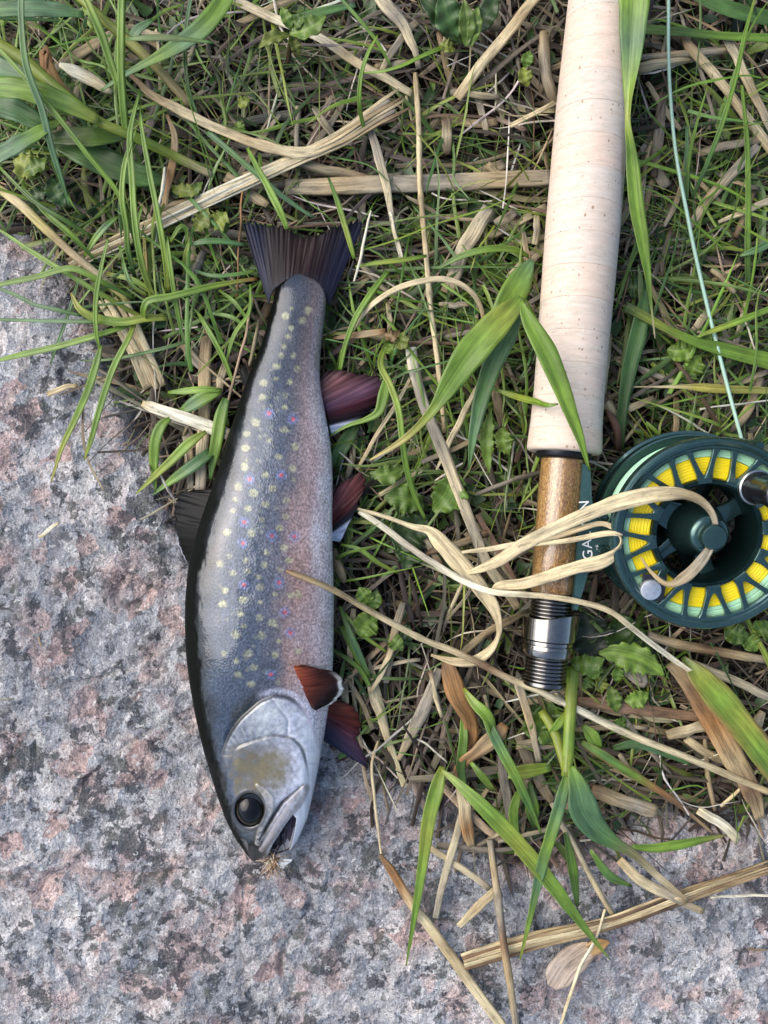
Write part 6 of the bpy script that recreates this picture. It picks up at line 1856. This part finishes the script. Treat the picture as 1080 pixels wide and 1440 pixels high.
for a in [(650, 62, 588, -6, 40, 12, 18, G4, .05), (640, 60, 620, -10, 44, 12, 20, G3, .0), (655, 66, 652, 0, 26, 14, 20, G2, .05), (662, 66, 672, 10, 22, 14, 18, G2, 0), (640, 70, 618, 62, 20, 12, 14, YG, 0), (665, 50, 700, -5, 34, 10, 14, G4, 0), (735, 95, 742, 122, 22, 10, 10, YG, 0), (738, 95, 745, 72, 18, 10, 12, G1, 0)]:
    wleaf(w7, *a[:8], bend=a[8], serr=(3, .08))
w8 = empty("weed_plant", "crumpled yellow green leaves under the broad straw left of the tail", "weed")
for a in [(272, 325, 292, 292, 30, 12, 14, YG, .1), (296, 318, 318, 298, 34, 12, 15, YG, .1), (310, 312, 318, 328, 22, 11, 10, G2, 0), (240, 262, 284, 268, 24, 10, 12, YG, .1), (262, 280, 285, 256, 20, 10, 12, G2, 0), (335, 150, 350, 138, 20, 10, 11, YG, 0), (330, 175, 345, 182, 18, 8, 9, G2, 0)]:
    wleaf(w8, *a[:8], bend=a[8], serr=(4, .4))
w9 = empty("weed_plant", "crumpled yellow green leaf tucked under the reed-like plant at left", "weed")
for a in [(20, 225, 70, 235, 44, 14, 16, YG, .1), (35, 240, 65, 222, 30, 16, 18, G2, .1), (70, 250, 92, 290, 34, 12, 12, G3, .05), (40, 285, 68, 262, 26, 10, 12, G4, 0)]:
    wleaf(w9, *a[:8], bend=a[8], serr=(3, .25))
w10 = empty("weed_plant", "curled green and brown leaf right of the tail's narrow end", "weed")
for a in [(556, 488, 566, 468, 26, 14, 18, YG, .2), (540, 470, 562, 466, 20, 17, 17, (.30, .18, .06), .2), (545, 484, 560, 496, 22, 12, 13, G2, .1)]:
    wleaf(w10, *a[:8], bend=a[8], serr=(4, .35))
put("leaf", 'leaf', [(468, 476, 12, 3), (490, 473, 14, 8), (515, 470, 16, 10), (542, 466, 17, 8)], [BROWN, RUST, TAN, RUST], parent=w10)
w11 = empty("weed_plant", "small green weed leaves above the reel under the fly line", "weed")
for a in [(938, 492, 978, 488, 34, 8, 10, G2, .1), (968, 530, 984, 500, 30, 8, 10, G2, 0), (972, 520, 965, 540, 26, 8, 8, G1, 0), (985, 490, 1000, 470, 22, 8, 10, G1, 0), (880, 405, 910, 400, 40, 6, 7, G4, 0)]:
    wleaf(w11, *a[:8], bend=a[8], serr=(3, .12))
w12 = empty("weed_plant", "green weed leaves poking out below the reel's lower right rim", "weed")
for a in [(1020, 880, 1052, 895, 34, 9, 11, G1, .1), (1045, 890, 1065, 915, 28, 8, 9, G2, 0), (1060, 890, 1086, 880, 34, 9, 12, G1, 0)]:
    wleaf(w12, *a[:8], bend=a[8], serr=(3, .12))

# winged seed
sd_ = empty("winged_seed", "flat pinkish beige winged seed lying on the bottom granite", "seed")
put("wing", 'straw', [(776, 1388, 3, 14), (784, 1376, 3.5, 38), (797, 1358, 4, 44), (815, 1343, 4.5, 38), (832, 1333, 5, 22)], [(.42, .33, .25), (.46, .37, .29), (.40, .31, .23), (.44, .33, .22)], parent=sd_, ncol=9, fold=.05, thick=.0006, ragged=.03, seg=30)
put("tip", 'straw', [(828, 1336, 5.2, 18), (840, 1330, 5.6, 20), (850, 1326, 5.6, 12), (857, 1324, 5.4, 2)], [(.42, .27, .12), (.46, .26, .09), (.38, .20, .07)], parent=sd_, ncol=7, fold=.1, thick=.0008, ragged=.03, seg=16)

# ---------------------------------------------------------------- loose straws in the thatch (each one an object of its own)
MARKS = [((90, 60), "among the top left leaves"), ((300, 120), "left of the seedling"), ((400, 230), "above the trout's tail"), ((560, 60), "near the top edge centre"), ((640, 200), "left of the cork grip's upper half"), ((250, 330), "beside the tail's left lobe"),
         ((560, 360), "right of the tail fin"), ((680, 330), "left of the cork grip's middle"), ((230, 560), "beside the trout's dark back"), ((520, 500), "above the anal fin"), ((540, 640), "between anal and pelvic fins"), ((690, 560), "left of the cork's lower end"),
         ((680, 720), "left of the wooden seat"), ((560, 800), "below the pelvic fin"), ((540, 930), "beside the pectoral fins"), ((660, 1000), "left of the leafy plant"), ((960, 130), "right of the cork grip's top"), ((1040, 280), "at the right edge, upper part"),
         ((920, 330), "between cork grip and fly line"), ((960, 480), "just above the reel"), ((1050, 540), "at the right edge above the reel"), ((880, 900), "under the reel's lower left"), ((1000, 950), "below the reel"), ((880, 1060), "right of the leafy plant"), ((1040, 1080), "at the right edge below the reel"), ((720, 880), "beside the nickel threads")]


def loose_label(px, py, cc, w, L):
    lum = float(np.mean(cc)); sat = float(cc[0] - cc[2])
    colr = "dark brown" if lum < .10 else "grey" if sat < .10 else "pale" if lum > .36 else "tan" if lum > .2 else "brown"
    wd = "thin" if w < 7 else "wide" if w > 12.5 else "narrow"
    ln_ = "short" if L < 65 else "longer"
    mk = min(MARKS, key=lambda q: (q[0][0] - px) ** 2 + (q[0][1] - py) ** 2)[1]
    return "%s %s %s loose straw in the thatch %s" % (ln_, wd, colr, mk)


rg = np.random.default_rng(40)
LOOSE = 190
x, y = turf_points(LOOSE * 3, 41, -0.002, ext=(.162, .213))
seen_labels = set()
for i in range(LOOSE * 3):
    if len(seen_labels) >= LOOSE: break
    px, py = to_px(x[i], y[i], .006)
    a = rg.uniform(0, math.pi)
    if blob(px, py, 620, 240, 140, 110) + blob(px, py, 980, 960, 140, 120) > rg.random(): a = rg.normal(0, .3)
    if blob(px, py, 560, 1000, 110, 110) + blob(px, py, 250, 590, 70, 120) > rg.random(): a = rg.normal(1.5, .35)
    L = rg.uniform(35, 130); w = rg.uniform(4, 11) if rg.random() < .8 else rg.uniform(11, 17)
    ca, sa = math.cos(a), math.sin(a); b = rg.normal(0, .03) * L; z = rg.uniform(4, 10)
    pts = []
    for t_ in (-.5, -.25, 0, .25, .5):
        bb = b * (1 - (2 * t_) ** 2)
        X_, Y_ = px + ca * L * t_ - sa * bb, py - sa * L * t_ - ca * bb
        wx, wy, _ = P(X_, Y_, .008)
        zz_ = float(clamp_z(np.array(wx), np.array(wy), np.array((z + rg.normal(0, .7)) / 1000))) * 1000
        pts.append((X_, Y_, zz_, w * (1 if abs(t_) < .5 else rg.uniform(.5, .95)), rg.normal(0, 12)))
    cc = np.array([PALE, TAN, GREY, TAN, GREY, BROWN, BUFF][rg.integers(0, 7)]) * rg.uniform(.4, .9)
    c2 = np.array([TAN, GREY, PALE][rg.integers(0, 3)]) * rg.uniform(.6, 1.0)
    lab = loose_label(px, py, cc, w, L)
    if lab in seen_labels: continue
    seen_labels.add(lab)
    straw(pts, [tuple(cc), tuple(c2), tuple(cc)], lab, kind='tube' if rg.random() < .3 else 'straw', group="loose straws in the thatch", seg=9)
